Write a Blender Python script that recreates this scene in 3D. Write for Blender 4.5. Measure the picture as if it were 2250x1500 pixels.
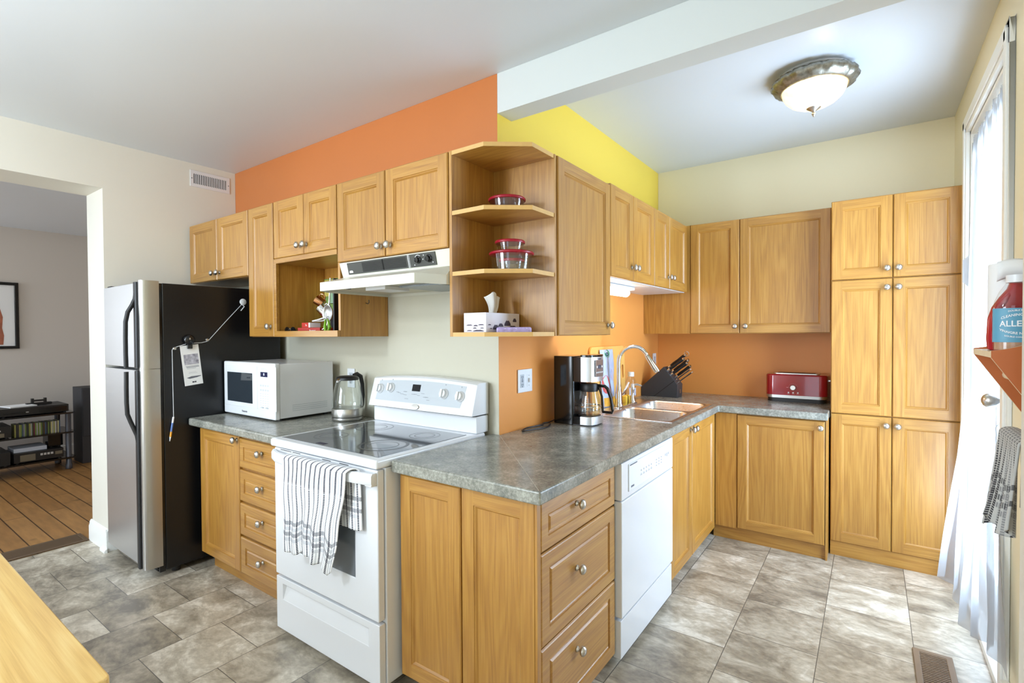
import bpy, bmesh, math, random
from mathutils import Vector, Matrix
random.seed(7)
PI = math.pi
C = bpy.context.scene.collection
SC = bpy.context.scene
for o in list(bpy.data.objects): bpy.data.objects.remove(o)

# ------------------------------------------------------------------ camera
CAM = Vector((1.4874, -1.9693, 1.4108))
def cam_basis(yaw, pitch, roll):
    fw = Vector((math.sin(yaw)*math.cos(pitch), math.cos(yaw)*math.cos(pitch), math.sin(pitch)))
    r = Vector((math.cos(yaw), -math.sin(yaw), 0)); u = r.cross(fw)
    c, s = math.cos(roll), math.sin(roll)
    return c*r+s*u, -s*r+c*u, fw
_r, _u, _f = cam_basis(math.radians(-35.5399), math.radians(-0.9012), math.radians(-0.3179))
cd = bpy.data.cameras.new('camera'); cam = bpy.data.objects.new('camera', cd); C.objects.link(cam)
cd.sensor_width = 36.0; cd.lens = 36.0*1104.98/2250; cd.clip_start = .02; cd.clip_end = 60
cam.matrix_world = Matrix(((_r.x,_u.x,-_f.x,CAM.x),(_r.y,_u.y,-_f.y,CAM.y),(_r.z,_u.z,-_f.z,CAM.z),(0,0,0,1)))
SC.camera = cam

# ------------------------------------------------------------------ world, exposure, door daylight, added fill lamps
SC.view_settings.view_transform = 'Standard'; SC.view_settings.look = 'None'
SC.view_settings.gamma = 1.0; SC.view_settings.use_curve_mapping = False
SC.view_settings.exposure = 0.18
SC.cycles.use_denoising = True
SC.cycles.caustics_reflective = False; SC.cycles.caustics_refractive = False
SC.cycles.max_bounces = 10; SC.cycles.transparent_max_bounces = 16
w = bpy.data.worlds.new('sky'); SC.world = w; w.use_nodes = True
bg = w.node_tree.nodes['Background']; bg.inputs[0].default_value = (.80, .90, 1.0, 1); bg.inputs[1].default_value = 1.1

def area(name, loc, target, size, size_y, power, color, spread=PI):
    d = bpy.data.lights.new(name, 'AREA'); d.shape = 'RECTANGLE'; d.size = size; d.size_y = size_y
    d.energy = power; d.color = color; d.spread = spread
    o = bpy.data.objects.new(name, d); C.objects.link(o); o.location = loc
    o.rotation_euler = (Vector(target)-Vector(loc)).to_track_quat('-Z', 'Y').to_euler()
    return o
# daylight by the glazed door, plus invented fill lamps out of view
area('rear_fill_left', (-1.25, -4.12, 1.55), (-1.25, 0, 1.45), 1.3, 1.4, 84, (.76, .88, 1.0))  # added fill lamp behind the camera, at an invented opening
area('rear_fill_right', (1.25, -4.12, 1.15), (1.25, 0, 1.15), 1.0, 2.1, 9, (.74, .87, 1.0))  # weak tall fill added behind the camera; no patio door is known
area('door_daylight', (2.100, 1.165, 1.25), (0, 1.165, 1.25), .86, 2.2, 262, (.63, .80, 1.0))
pd = bpy.data.lights.new('unseen_fill_point', 'POINT'); pd.energy = 64; pd.color = (.84, .93, 1.0); pd.shadow_soft_size = .12  # invented point lamp without a fixture, only supplies light
po = bpy.data.objects.new('unseen_fill_point', pd); C.objects.link(po); po.location = (-.75, -2.75, 2.25)
area('next_room_fill', (-5.7, -3.8, 1.6), (-5.6, 0, 1.0), 1.2, 1.3, 52, (.84, .92, 1.0))  # unseen lamp added to brighten the next room

# ------------------------------------------------------------------ mesh helper
def lin(r, g, b):
    def f(c):
        c /= 255.0
        return c/12.92 if c <= .04045 else ((c+.055)/1.055)**2.4
    return (f(r), f(g), f(b), 1)

class G:
    def __init__(s): s.v = []; s.f = []; s.m = []
    def _add(s, vs, fs, m):
        b = len(s.v); s.v += [Vector(p) for p in vs]
        for f in fs: s.f.append([i+b for i in f]); s.m.append(m)
        return s
    def box(s, x0, y0, z0, x1, y1, z1, m=0):
        if x0 > x1: x0, x1 = x1, x0
        if y0 > y1: y0, y1 = y1, y0
        if z0 > z1: z0, z1 = z1, z0
        return s._add([(x0,y0,z0),(x1,y0,z0),(x1,y1,z0),(x0,y1,z0),(x0,y0,z1),(x1,y0,z1),(x1,y1,z1),(x0,y1,z1)],
                      [(0,3,2,1),(4,5,6,7),(0,1,5,4),(1,2,6,5),(2,3,7,6),(3,0,4,7)], m)
    def quad(s, a, b, c, d, m=0): return s._add([a,b,c,d], [(0,1,2,3)], m)
    def poly(s, pts, m=0): return s._add(pts, [tuple(range(len(pts)))], m)
    def prism(s, pts, axis, a, b, m=0):
        """2-D polygon extruded along axis between a and b"""
        def P(u, v, t):
            return {'x': (t,u,v), 'y': (u,t,v), 'z': (u,v,t)}[axis]
        n = len(pts)
        ar = sum(pts[i][0]*pts[(i+1)%n][1]-pts[(i+1)%n][0]*pts[i][1] for i in range(n))
        if (ar < 0) != (axis == 'y'): pts = pts[::-1]
        if a > b: a, b = b, a
        vs = [P(u,v,a) for u,v in pts]+[P(u,v,b) for u,v in pts]
        fs = [tuple(range(n))[::-1], tuple(range(n,2*n))]+[(i,(i+1)%n,(i+1)%n+n,i+n) for i in range(n)]
        return s._add(vs, fs, m)
    def lathe(s, prof, c=(0,0,0), seg=24, m=0, axis='z', caps=True, scale=(1,1)):
        vs = []; fs = []; n = len(prof)
        for r, h in prof:
            for k in range(seg):
                a = 2*PI*k/seg; u, v = r*math.cos(a)*scale[0], r*math.sin(a)*scale[1]
                p = {'z': (u,v,h), 'y': (v,h,u), 'x': (h,u,v)}[axis]
                vs.append((p[0]+c[0], p[1]+c[1], p[2]+c[2]))
        up = prof[-1][1] >= prof[0][1]
        for i in range(n-1):
            for k in range(seg):
                q = (i*seg+k, i*seg+(k+1)%seg, (i+1)*seg+(k+1)%seg, (i+1)*seg+k)
                fs.append(q)
        if caps:
            if prof[0][0] > 1e-6: fs.append(tuple(range(seg))[::-1])
            if prof[-1][0] > 1e-6: fs.append(tuple(range((n-1)*seg, n*seg)))
        return s._add(vs, fs, m)
    def tube(s, path, rad, seg=10, m=0, caps=True, flat=None):
        path = [Vector(p) for p in path]; n = len(path)
        rads = rad if isinstance(rad, (list, tuple)) else [rad]*n
        vs = []; prev = None
        for i, p in enumerate(path):
            t = (path[min(i+1,n-1)]-path[max(i-1,0)]).normalized()
            if prev is None:
                a = Vector((0,0,1)) if abs(t.z) < .9 else Vector((1,0,0))
                nx = t.cross(a).normalized()
            else:
                nx = (prev-t*prev.dot(t)).normalized()
            prev = nx; ny = t.cross(nx)
            for k in range(seg):
                a = 2*PI*k/seg
                fx, fy = (1,1) if flat is None else flat
                vs.append(p+nx*math.cos(a)*rads[i]*fx+ny*math.sin(a)*rads[i]*fy)
        fs = [(i*seg+k, i*seg+(k+1)%seg, (i+1)*seg+(k+1)%seg, (i+1)*seg+k) for i in range(n-1) for k in range(seg)]
        if caps: fs += [tuple(range(seg))[::-1], tuple(range((n-1)*seg, n*seg))]
        return s._add(vs, fs, m)
    def grid(s, fn, nu, nv, m=0):
        vs = [fn(i/nu, j/nv) for j in range(nv+1) for i in range(nu+1)]
        fs = [(j*(nu+1)+i, j*(nu+1)+i+1, (j+1)*(nu+1)+i+1, (j+1)*(nu+1)+i) for j in range(nv) for i in range(nu)]
        return s._add(vs, fs, m)
    def rbox(s, x0, y0, z0, x1, y1, z1, r=.02, m=0, seg=5, top=0.0):
        """box with rounded vertical corners and (top) softened upper edge"""
        def ring(i):
            rr = max(r-i, .001); pts = []
            for cx, cy, a0 in ((x1-r, y1-r, 0), (x0+r, y1-r, 90), (x0+r, y0+r, 180), (x1-r, y0+r, 270)):
                for k in range(seg+1):
                    a = math.radians(a0+90*k/seg); pts.append((cx+rr*math.cos(a), cy+rr*math.sin(a)))
            return pts
        lev = [(0, z0)]
        if top > 0:
            for k in range(5):
                a = PI/2*k/4; lev.append((top*(1-math.cos(a)), z1-top+top*math.sin(a)))
        else: lev.append((0, z1))
        vs = []; n = 4*(seg+1)
        for i, z in lev: vs += [(u,v,z) for u,v in ring(i)]
        L = len(lev)
        fs = [(i*n+k, i*n+(k+1)%n, (i+1)*n+(k+1)%n, (i+1)*n+k) for i in range(L-1) for k in range(n)]
        fs += [tuple(range(n))[::-1], tuple(range((L-1)*n, L*n))]
        return s._add(vs, fs, m)
    def disc(s, c, r, axis='y', m=0, seg=20):
        return s.lathe([(r,0),(r,.0012)], c, seg, m, axis)
    def tf(s, M, i0=0):
        for i in range(i0, len(s.v)): s.v[i] = M @ s.v[i]
        return s
    def text(s, txt, size, M, m=0, depth=.0006, align='CENTER', bold=False):
        cu = bpy.data.curves.new('lettering', 'FONT'); cu.body = txt; cu.size = size; cu.align_x = align; cu.align_y = 'CENTER'
        cu.extrude = depth; cu.resolution_u = 2
        if bold: cu.offset = size*.02
        o = bpy.data.objects.new('lettering', cu); C.objects.link(o)
        dg = bpy.context.evaluated_depsgraph_get(); me = bpy.data.meshes.new_from_object(o.evaluated_get(dg))
        s._add([M @ v.co for v in me.vertices], [tuple(p.vertices) for p in me.polygons], m)
        bpy.data.objects.remove(o); bpy.data.meshes.remove(me); bpy.data.curves.remove(cu)
        return s

# text frames: facing -y, facing +x, facing up
def T_front(x, y, z): return Matrix.Translation((x,y,z)) @ Matrix.Rotation(PI/2, 4, 'X')
def T_right(x, y, z): return Matrix.Translation((x,y,z)) @ Matrix.Rotation(PI/2, 4, 'Z') @ Matrix.Rotation(PI/2, 4, 'X')

ORIG = {}
def root_of(p):
    while p.parent: p = p.parent
    return p
def finish(o, g, mats, bevel=0, seg=2, smooth=False, solid=0, subd=0, ang=40):
    me = o.data
    for m in (mats if isinstance(mats, (list, tuple)) else [mats]): me.materials.append(m)
    for p, mi in zip(me.polygons, g.m): p.material_index = mi
    if smooth or bevel:
        bm = bmesh.new(); bm.from_mesh(me); bmesh.ops.remove_doubles(bm, verts=bm.verts, dist=1e-5)
        bmesh.ops.recalc_face_normals(bm, faces=bm.faces)
        for e in bm.edges:
            e.smooth = not (len(e.link_faces) == 2 and e.calc_face_angle(0) > math.radians(ang))
        for f in bm.faces: f.smooth = True
        bm.to_mesh(me); bm.free()
    if solid:
        md = o.modifiers.new('thickness', 'SOLIDIFY'); md.thickness = solid; md.offset = 0
    if subd:
        md = o.modifiers.new('smooth', 'SUBSURF'); md.levels = subd; md.render_levels = subd
    if bevel:
        md = o.modifiers.new('edge', 'BEVEL'); md.width = bevel; md.segments = seg; md.limit_method = 'ANGLE'
        md.angle_limit = math.radians(35); md.harden_normals = True
    return o
def obj(name, g, mats, parent=None, world=True, label=None, **k):
    """one mesh object.  With a parent: geometry given in world space (world) or in the thing's own space"""
    vs = g.v
    if parent is not None:
        base = ORIG[root_of(parent).name] if world else Vector((0,0,0)); loc = Vector((0,0,0))
    else:
        lo = Vector([min(v[i] for v in vs) for i in range(3)]); hi = Vector([max(v[i] for v in vs) for i in range(3)])
        base = Vector(((lo.x+hi.x)/2, (lo.y+hi.y)/2, lo.z)); loc = base
    me = bpy.data.meshes.new(name); me.from_pydata([tuple(v-base) for v in vs], [], g.f); me.update()
    o = bpy.data.objects.new(name, me); C.objects.link(o); o.location = loc
    if parent is not None: o.parent = parent
    else: ORIG[o.name] = Vector(base)
    finish(o, g, mats, **k)
    if label: o['label'] = label
    return o
def thing(name, label, cat, loc, rz=0, group=None):
    o = bpy.data.objects.new(name, None); C.objects.link(o); o.location = loc; o.rotation_euler = (0,0,rz)
    o.empty_display_size = .05; ORIG[o.name] = Vector(loc); tag(o, label, cat, group); return o
def tag(o, label, cat, group=None):
    o['label'] = label; o['category'] = cat
    if group: o['group'] = group
    return o
def struct(name, g, mats, parent=None, **k):
    o = obj(name, g, mats, parent, **k); o['kind'] = 'structure'; return o
def dup(root, loc, label=None, rz=None):
    r = root.copy(); C.objects.link(r); r.location = loc; ORIG[r.name] = Vector(loc)
    if label: r['label'] = label
    if rz is not None: r.rotation_euler = (0,0,rz)
    for ch in list(root.children):
        c = ch.copy(); C.objects.link(c); c.parent = r
        for gch in list(ch.children):
            d = gch.copy(); C.objects.link(d); d.parent = c
    return r

# ------------------------------------------------------------------ materials
def new_mat(name):
    m = bpy.data.materials.new(name); m.use_nodes = True
    return m, m.node_tree.nodes, m.node_tree.links, m.node_tree.nodes['Principled BSDF']
def mat(name, col, rough=.5, metal=0, spec=.5, noise=0, nscale=20, bump=0, coat=0, alpha=1, emit=None, estr=0):
    m, N, L, b = new_mat(name)
    b.inputs['Base Color'].default_value = col; b.inputs['Roughness'].default_value = rough
    b.inputs['Metallic'].default_value = metal; b.inputs['Specular IOR Level'].default_value = spec
    b.inputs['Coat Weight'].default_value = coat
    tc = N.new('ShaderNodeTexCoord'); nz = N.new('ShaderNodeTexNoise'); nz.inputs['Scale'].default_value = nscale
    nz.inputs['Detail'].default_value = 4; L.new(tc.outputs['Object'], nz.inputs['Vector'])
    if noise:
        hs = N.new('ShaderNodeHueSaturation'); hs.inputs['Color'].default_value = col
        mr = N.new('ShaderNodeMapRange'); mr.inputs[1].default_value = .25; mr.inputs[2].default_value = .75
        mr.inputs[3].default_value = 1-noise; mr.inputs[4].default_value = 1+noise
        L.new(nz.outputs[0], mr.inputs[0]); L.new(mr.outputs[0], hs.inputs['Value']); L.new(hs.outputs[0], b.inputs['Base Color'])
    if bump:
        bp = N.new('ShaderNodeBump'); bp.inputs['Strength'].default_value = bump; bp.inputs['Distance'].default_value = .002
        L.new(nz.outputs[0], bp.inputs['Height']); L.new(bp.outputs[0], b.inputs['Normal'])
    if emit: b.inputs['Emission Color'].default_value = emit; b.inputs['Emission Strength'].default_value = estr
    return m
def wood(name, axis, light, mid, dark, rough=.42, sc=1.0, ring=11, ringmix=.14):
    m, N, L, b = new_mat(name)
    tc = N.new('ShaderNodeTexCoord'); oi = N.new('ShaderNodeObjectInfo')
    add = N.new('ShaderNodeVectorMath'); add.operation = 'ADD'
    mul = N.new('ShaderNodeVectorMath'); mul.operation = 'SCALE'; mul.inputs[3].default_value = 37.0
    cx = N.new('ShaderNodeCombineXYZ')
    for i in range(3): L.new(oi.outputs['Random'], cx.inputs[i])
    L.new(cx.outputs[0], mul.inputs[0]); L.new(tc.outputs['Object'], add.inputs[0]); L.new(mul.outputs[0], add.inputs[1])
    def mapped(along, across):
        mp = N.new('ShaderNodeMapping')
        mp.inputs['Scale'].default_value = [along if a == axis else across for a in 'xyz']
        L.new(add.outputs[0], mp.inputs['Vector']); return mp
    n1 = N.new('ShaderNodeTexNoise'); n1.inputs['Scale'].default_value = 1; n1.inputs['Detail'].default_value = 5
    n1.inputs['Roughness'].default_value = .65
    L.new(mapped(4*sc, 210*sc).outputs[0], n1.inputs['Vector'])
    n2 = N.new('ShaderNodeTexNoise'); n2.inputs['Scale'].default_value = 1; n2.inputs['Detail'].default_value = 1.5
    n2.inputs['Distortion'].default_value = .25
    L.new(mapped(.7*sc, 9*sc).outputs[0], n2.inputs['Vector'])
    s1 = N.new('ShaderNodeMath'); s1.operation = 'MULTIPLY'; s1.inputs[1].default_value = ring*6.0
    L.new(n2.outputs[0], s1.inputs[0])
    s2 = N.new('ShaderNodeMath'); s2.operation = 'SINE'; L.new(s1.outputs[0], s2.inputs[0])
    s3 = N.new('ShaderNodeMapRange'); s3.inputs[1].default_value = -1; s3.inputs[2].default_value = 1
    L.new(s2.outputs[0], s3.inputs[0])
    mx = N.new('ShaderNodeMix'); mx.data_type = 'FLOAT'; mx.inputs[0].default_value = ringmix
    L.new(n1.outputs[0], mx.inputs[2]); L.new(s3.outputs[0], mx.inputs[3])
    cr = N.new('ShaderNodeValToRGB'); e = cr.color_ramp.elements
    e[0].position = .26; e[0].color = dark; e[1].position = .70; e[1].color = light
    x = cr.color_ramp.elements.new(.5); x.color = mid
    L.new(mx.outputs[0], cr.inputs[0])
    hs = N.new('ShaderNodeHueSaturation'); mr = N.new('ShaderNodeMapRange'); mr.inputs[3].default_value = .93; mr.inputs[4].default_value = 1.06
    L.new(oi.outputs['Random'], mr.inputs[0]); L.new(mr.outputs[0], hs.inputs['Value'])
    L.new(cr.outputs[0], hs.inputs['Color']); L.new(hs.outputs[0], b.inputs['Base Color'])
    b.inputs['Roughness'].default_value = rough; b.inputs['Specular IOR Level'].default_value = .6
    b.inputs['Coat Weight'].default_value = .5; b.inputs['Coat Roughness'].default_value = .30
    bp = N.new('ShaderNodeBump'); bp.inputs['Strength'].default_value = .06; bp.inputs['Distance'].default_value = .001
    L.new(n1.outputs[0], bp.inputs['Height']); L.new(bp.outputs[0], b.inputs['Normal'])
    return m
def steel(name, col, rough, axis='z', aniso=True):
    m, N, L, b = new_mat(name)
    b.inputs['Metallic'].default_value = 1; b.inputs['Base Color'].default_value = col
    tc = N.new('ShaderNodeTexCoord'); mp = N.new('ShaderNodeMapping')
    mp.inputs['Scale'].default_value = [3 if a == axis else 90 for a in 'xyz']
    nz = N.new('ShaderNodeTexNoise'); nz.inputs['Scale'].default_value = 1; nz.inputs['Detail'].default_value = 3
    L.new(tc.outputs['Object'], mp.inputs[0]); L.new(mp.outputs[0], nz.inputs['Vector'])
    mr = N.new('ShaderNodeMapRange'); mr.inputs[3].default_value = rough*.92; mr.inputs[4].default_value = rough*1.08
    L.new(nz.outputs[0], mr.inputs[0]); L.new(mr.outputs[0], b.inputs['Roughness'])
    return m
def glass(name, tint=(1,1,1,1), refl=.9, amount=None):
    """thin clear glass: see-through with fresnel reflection"""
    m = bpy.data.materials.new(name); m.use_nodes = True; N = m.node_tree.nodes; L = m.node_tree.links; N.clear()
    out = N.new('ShaderNodeOutputMaterial'); tr = N.new('ShaderNodeBsdfTransparent'); tr.inputs[0].default_value = tint
    gl = N.new('ShaderNodeBsdfGlossy'); gl.inputs['Roughness'].default_value = .03; gl.inputs['Color'].default_value = (refl,refl,refl,1)
    lw = N.new('ShaderNodeLayerWeight'); lw.inputs[0].default_value = .5; pw = N.new('ShaderNodeMath'); pw.operation = 'POWER'; pw.inputs[1].default_value = 4.0
    L.new(lw.outputs['Facing'], pw.inputs[0]); fr = N.new('ShaderNodeMapRange'); fr.inputs[3].default_value = .05; fr.inputs[4].default_value = .6; L.new(pw.outputs[0], fr.inputs[0]); mx = N.new('ShaderNodeMixShader')
    L.new(fr.outputs[0], mx.inputs[0]); L.new(tr.outputs[0], mx.inputs[1]); L.new(gl.outputs[0], mx.inputs[2]); L.new(mx.outputs[0], out.inputs[0])
    return m

OL, OM, OD = lin(190,142,65), lin(176,125,49), lin(152,101,37)
oak_v = wood('oak_upright_grain', 'z', OL, OM, OD)
oak_x = wood('oak_crosswise_grain', 'x', OL, OM, OD)
oak_y = wood('oak_depthwise_grain', 'y', OL, OM, OD)
table_wood = wood('table_wood', 'x', lin(228,194,124), lin(220,180,106), lin(202,158,86), .3, .9, 12, .2)
M = {}
def setm(**k): M.update(k)
setm(
 orange=mat('orange_paint', lin(200,120,64), .42, noise=.02, nscale=3),
 orange2=mat('apricot_paint', lin(230,154,78), .42, noise=.02, nscale=3),
 yellow=mat('yellow_paint', lin(244,214,84), .45),
 cream=mat('cream_paint', lin(224,220,208), .5, noise=.015, nscale=2),
 sage=mat('pale_grey_green_paint', lin(200,196,178), .45),
 straw=mat('straw_paint', lin(236,226,194), .5),
 ceil=mat('ceiling_paint', lin(218,224,230), .38),
 beam=mat('beam_paint', lin(214,219,218), .5),
 white_trim=mat('white_trim_paint', lin(238,238,234), .35),
 taupe=mat('taupe_paint', lin(210,202,194), .6),
 white=mat('white_enamel', lin(228,230,234), .22, coat=.3),
 white_plastic=mat('white_plastic', lin(228,230,233), .35),
 offwhite=mat('almond_enamel', lin(216,214,200), .28),
 panelgrey=mat('pale_grey_panel', lin(194,200,206), .25),
 black=mat('black_gloss_plastic', lin(16,16,18), .12),
 blackm=mat('black_matt_plastic', lin(22,22,24), .45),
 charcoal=mat('charcoal_painted_wood', lin(52,55,60), .4),
 fridgeblk=mat('black_textured_enamel', lin(15,16,19), .27, noise=.3, nscale=400, bump=.25),
 nickel=steel('brushed_nickel', (.60,.58,.55,1), .30),
 chrome=mat('chrome', (.72,.73,.75,1), .08, 1),
 sink=steel('sink_steel', (.76,.79,.83,1), .28, 'y'),
 steelv=steel('brushed_steel', (.62,.63,.64,1), .40, 'x'),
 steelr=steel('rolled_steel_edge', (.52,.51,.49,1), .30, 'z'),
 grill=mat('dark_grill', lin(30,31,29), .5),
 hoodpan=mat('hood_panel', lin(62,62,56), .4),
 mesh=mat('filter_mesh', lin(150,156,160), .4, .8, noise=.3, nscale=300),
 glass=glass('clear_glass', (.96,.975,.975,1)),
 pane=glass('window_glass', (.97,.985,1,1)),
 redlid=mat('red_lid_plastic', lin(160,18,42), .35),
 redpl=mat('red_bottle_plastic', lin(168,22,36), .3),
 toasterred=mat('red_lacquer', lin(150,8,26), .12, coat=.6),
 wood_light=mat('pale_wood_edge', lin(228,210,178), .5, noise=.06, nscale=60),
 terracotta=mat('terracotta_paint', lin(186,102,52), .45),
 paper=mat('white_paper', lin(240,240,240), .8),
 tissue=mat('soft_tissue', lin(244,246,248), .9),
 ink=mat('dark_ink', lin(60,58,72), .7),
 greyink=mat('grey_ink', lin(150,154,162), .7),
 midink=mat('mid_grey_ink', lin(104,106,116), .7),
 purple=mat('lilac_packet', lin(176,160,208), .35, noise=.25, nscale=70),
 brown=mat('brown_metal', lin(128,106,84), .45),
 darkbrown=mat('dark_brown_metal', lin(70,56,40), .5),
 vent=mat('white_metal_grille', lin(226,226,228), .4),
 hole=mat('dark_void', lin(24,22,20), .9),
)
def marks(name, base, dark, scale, thr=.5, soft=.06, rough=.5, stretch=(1,1,1)):
    m, N, L, b = new_mat(name)
    tc = N.new('ShaderNodeTexCoord'); mp = N.new('ShaderNodeMapping'); mp.inputs['Scale'].default_value = stretch
    nz = N.new('ShaderNodeTexNoise'); nz.inputs['Scale'].default_value = scale; nz.inputs['Detail'].default_value = 6
    cr = N.new('ShaderNodeValToRGB'); cr.color_ramp.elements[0].position = thr-soft; cr.color_ramp.elements[0].color = dark
    cr.color_ramp.elements[1].position = thr+soft; cr.color_ramp.elements[1].color = base
    L.new(tc.outputs['Object'], mp.inputs[0]); L.new(mp.outputs[0], nz.inputs['Vector']); L.new(nz.outputs[0], cr.inputs[0]); L.new(cr.outputs[0], b.inputs['Base Color'])
    b.inputs['Roughness'].default_value = rough
    return m
def laminate():
    m, N, L, b = new_mat('grey_stone_laminate')
    tc = N.new('ShaderNodeTexCoord'); mp = N.new('ShaderNodeMapping'); mp.inputs['Scale'].default_value = (1, 1.0, 1)
    n1 = N.new('ShaderNodeTexNoise'); n1.inputs['Scale'].default_value = 9; n1.inputs['Detail'].default_value = 7; n1.inputs['Roughness'].default_value = .7
    n2 = N.new('ShaderNodeTexNoise'); n2.inputs['Scale'].default_value = 90; n2.inputs['Detail'].default_value = 4; n2.inputs['Roughness'].default_value = .8
    for n in (n1, n2): L.new(tc.outputs['Object'], n.inputs['Vector'])
    mx = N.new('ShaderNodeMix'); mx.data_type = 'FLOAT'; mx.inputs[0].default_value = .5
    L.new(n1.outputs[0], mx.inputs[2]); L.new(n2.outputs[0], mx.inputs[3])
    cr = N.new('ShaderNodeValToRGB'); e = cr.color_ramp.elements
    e[0].position = .36; e[0].color = lin(90,92,88); e[1].position = .66; e[1].color = lin(188,187,176)
    x = e.new(.5); x.color = lin(137,137,128)
    L.new(mx.outputs[0], cr.inputs[0]); L.new(cr.outputs[0], b.inputs['Base Color'])
    b.inputs['Roughness'].default_value = .23
    return m
M['lam'] = laminate()
def tiles():
    m, N, L, b = new_mat('stone_tile')
    def math_(op, a, c=None):
        n = N.new('ShaderNodeMath'); n.operation = op
        for i, v in enumerate((a, c)):
            if v is None: continue
            if isinstance(v, (int, float)): n.inputs[i].default_value = v
            else: L.new(v, n.inputs[i])
        return n.outputs[0]
    geo = N.new('ShaderNodeNewGeometry'); sp = N.new('ShaderNodeSeparateXYZ'); L.new(geo.outputs['Position'], sp.inputs[0])
    u = math_('DIVIDE', math_('SUBTRACT', sp.outputs[0], 1.648), .3445)
    col = math_('FLOOR', u); fu = math_('FRACT', u)
    odd = math_('MODULO', math_('ABSOLUTE', col), 2.0)
    v = math_('ADD', math_('DIVIDE', math_('SUBTRACT', sp.outputs[1], .390), .343), math_('MULTIPLY', math_('SUBTRACT', 1.0, odd), .5))
    row = math_('FLOOR', v); fv = math_('FRACT', v)
    du = math_('MINIMUM', fu, math_('SUBTRACT', 1.0, fu)); dv = math_('MINIMUM', fv, math_('SUBTRACT', 1.0, fv))
    d = math_('MINIMUM', du, dv)
    cv = N.new('ShaderNodeCombineXYZ'); L.new(col, cv.inputs[0]); L.new(row, cv.inputs[1])
    wn = N.new('ShaderNodeTexWhiteNoise'); wn.noise_dimensions = '2D'; L.new(cv.outputs[0], wn.inputs['Vector'])
    sc = N.new('ShaderNodeVectorMath'); sc.operation = 'SCALE'; sc.inputs[3].default_value = 23.0; L.new(wn.outputs['Color'], sc.inputs[0])
    ad = N.new('ShaderNodeVectorMath'); L.new(sc.outputs[0], ad.inputs[0]); L.new(geo.outputs['Position'], ad.inputs[1])
    mp = N.new('ShaderNodeMapping'); mp.inputs['Scale'].default_value = (1.0, 1.5, 1); mp.inputs['Rotation'].default_value = (0,0,.5)
    L.new(ad.outputs[0], mp.inputs[0])
    n1 = N.new('ShaderNodeTexNoise'); n1.inputs['Scale'].default_value = 4.6; n1.inputs['Detail'].default_value = 10; n1.inputs['Roughness'].default_value = .68; n1.inputs['Distortion'].default_value = .55
    L.new(mp.outputs[0], n1.inputs['Vector'])
    n2 = N.new('ShaderNodeTexNoise'); n2.inputs['Scale'].default_value = 34; n2.inputs['Detail'].default_value = 8; L.new(mp.outputs[0], n2.inputs['Vector'])
    mixf = math_('ADD', math_('MULTIPLY', n1.outputs[0], .8), math_('MULTIPLY', n2.outputs[0], .2))
    mixf = math_('ADD', mixf, math_('MULTIPLY', math_('SUBTRACT', wn.outputs['Value'], .5), .13))
    cr = N.new('ShaderNodeValToRGB'); e = cr.color_ramp.elements
    e[0].position = .33; e[0].color = lin(114,106,94); e[1].position = .66; e[1].color = lin(228,220,205)
    x = e.new(.46); x.color = lin(160,149,131); x = e.new(.56); x.color = lin(192,182,164)
    L.new(mixf, cr.inputs[0])
    g = math_('LESS_THAN', d, .0048)
    mc = N.new('ShaderNodeMix'); mc.data_type = 'RGBA'; L.new(g, mc.inputs[0]); L.new(cr.outputs[0], mc.inputs[6]); mc.inputs[7].default_value = lin(92,88,82)
    L.new(mc.outputs[2], b.inputs['Base Color'])
    b.inputs['Roughness'].default_value = .34; b.inputs['Specular IOR Level'].default_value = 1.0
    bp = N.new('ShaderNodeBump'); bp.inputs['Strength'].default_value = .25; bp.inputs['Distance'].default_value = .003
    L.new(mixf, bp.inputs['Height']); L.new(bp.outputs[0], b.inputs['Normal'])
    return m
M['tile'] = tiles()
def planks():
    m, N, L, b = new_mat('worn_pine_planks')
    geo = N.new('ShaderNodeNewGeometry')
    br = N.new('ShaderNodeTexBrick'); br.offset = .37; br.squash = 1
    br.inputs['Scale'].default_value = 1; br.inputs['Brick Width'].default_value = 1.3; br.inputs['Row Height'].default_value = .125
    br.inputs['Mortar Size'].default_value = .004; br.inputs['Mortar'].default_value = lin(70,44,20)
    br.inputs['Color1'].default_value = lin(172,126,74); br.inputs['Color2'].default_value = lin(150,106,58)
    L.new(geo.outputs['Position'], br.inputs['Vector'])
    mp = N.new('ShaderNodeMapping'); mp.inputs['Scale'].default_value = (2.5, 14, 1); L.new(geo.outputs['Position'], mp.inputs[0])
    nz = N.new('ShaderNodeTexNoise'); nz.inputs['Scale'].default_value = 2; nz.inputs['Detail'].default_value = 6; L.new(mp.outputs[0], nz.inputs['Vector'])
    n3 = N.new('ShaderNodeTexNoise'); n3.inputs['Scale'].default_value = 5; n3.inputs['Detail'].default_value = 2; L.new(geo.outputs['Position'], n3.inputs['Vector'])
    mr = N.new('ShaderNodeMapRange'); mr.inputs[1].default_value = .25; mr.inputs[2].default_value = .75; mr.inputs[3].default_value = .75; mr.inputs[4].default_value = 1.2
    L.new(nz.outputs[0], mr.inputs[0])
    m2 = N.new('ShaderNodeMapRange'); m2.inputs[1].default_value = .26; m2.inputs[2].default_value = .34; m2.inputs[3].default_value = .45; m2.inputs[4].default_value = 1
    L.new(n3.outputs[0], m2.inputs[0])
    mu = N.new('ShaderNodeMath'); mu.operation = 'MULTIPLY'; L.new(mr.outputs[0], mu.inputs[0]); L.new(m2.outputs[0], mu.inputs[1])
    hs = N.new('ShaderNodeHueSaturation'); L.new(mu.outputs[0], hs.inputs['Value']); L.new(br.outputs['Color'], hs.inputs['Color'])
    L.new(hs.outputs[0], b.inputs['Base Color']); b.inputs['Roughness'].default_value = .4
    return m
M['plank'] = planks()
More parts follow.
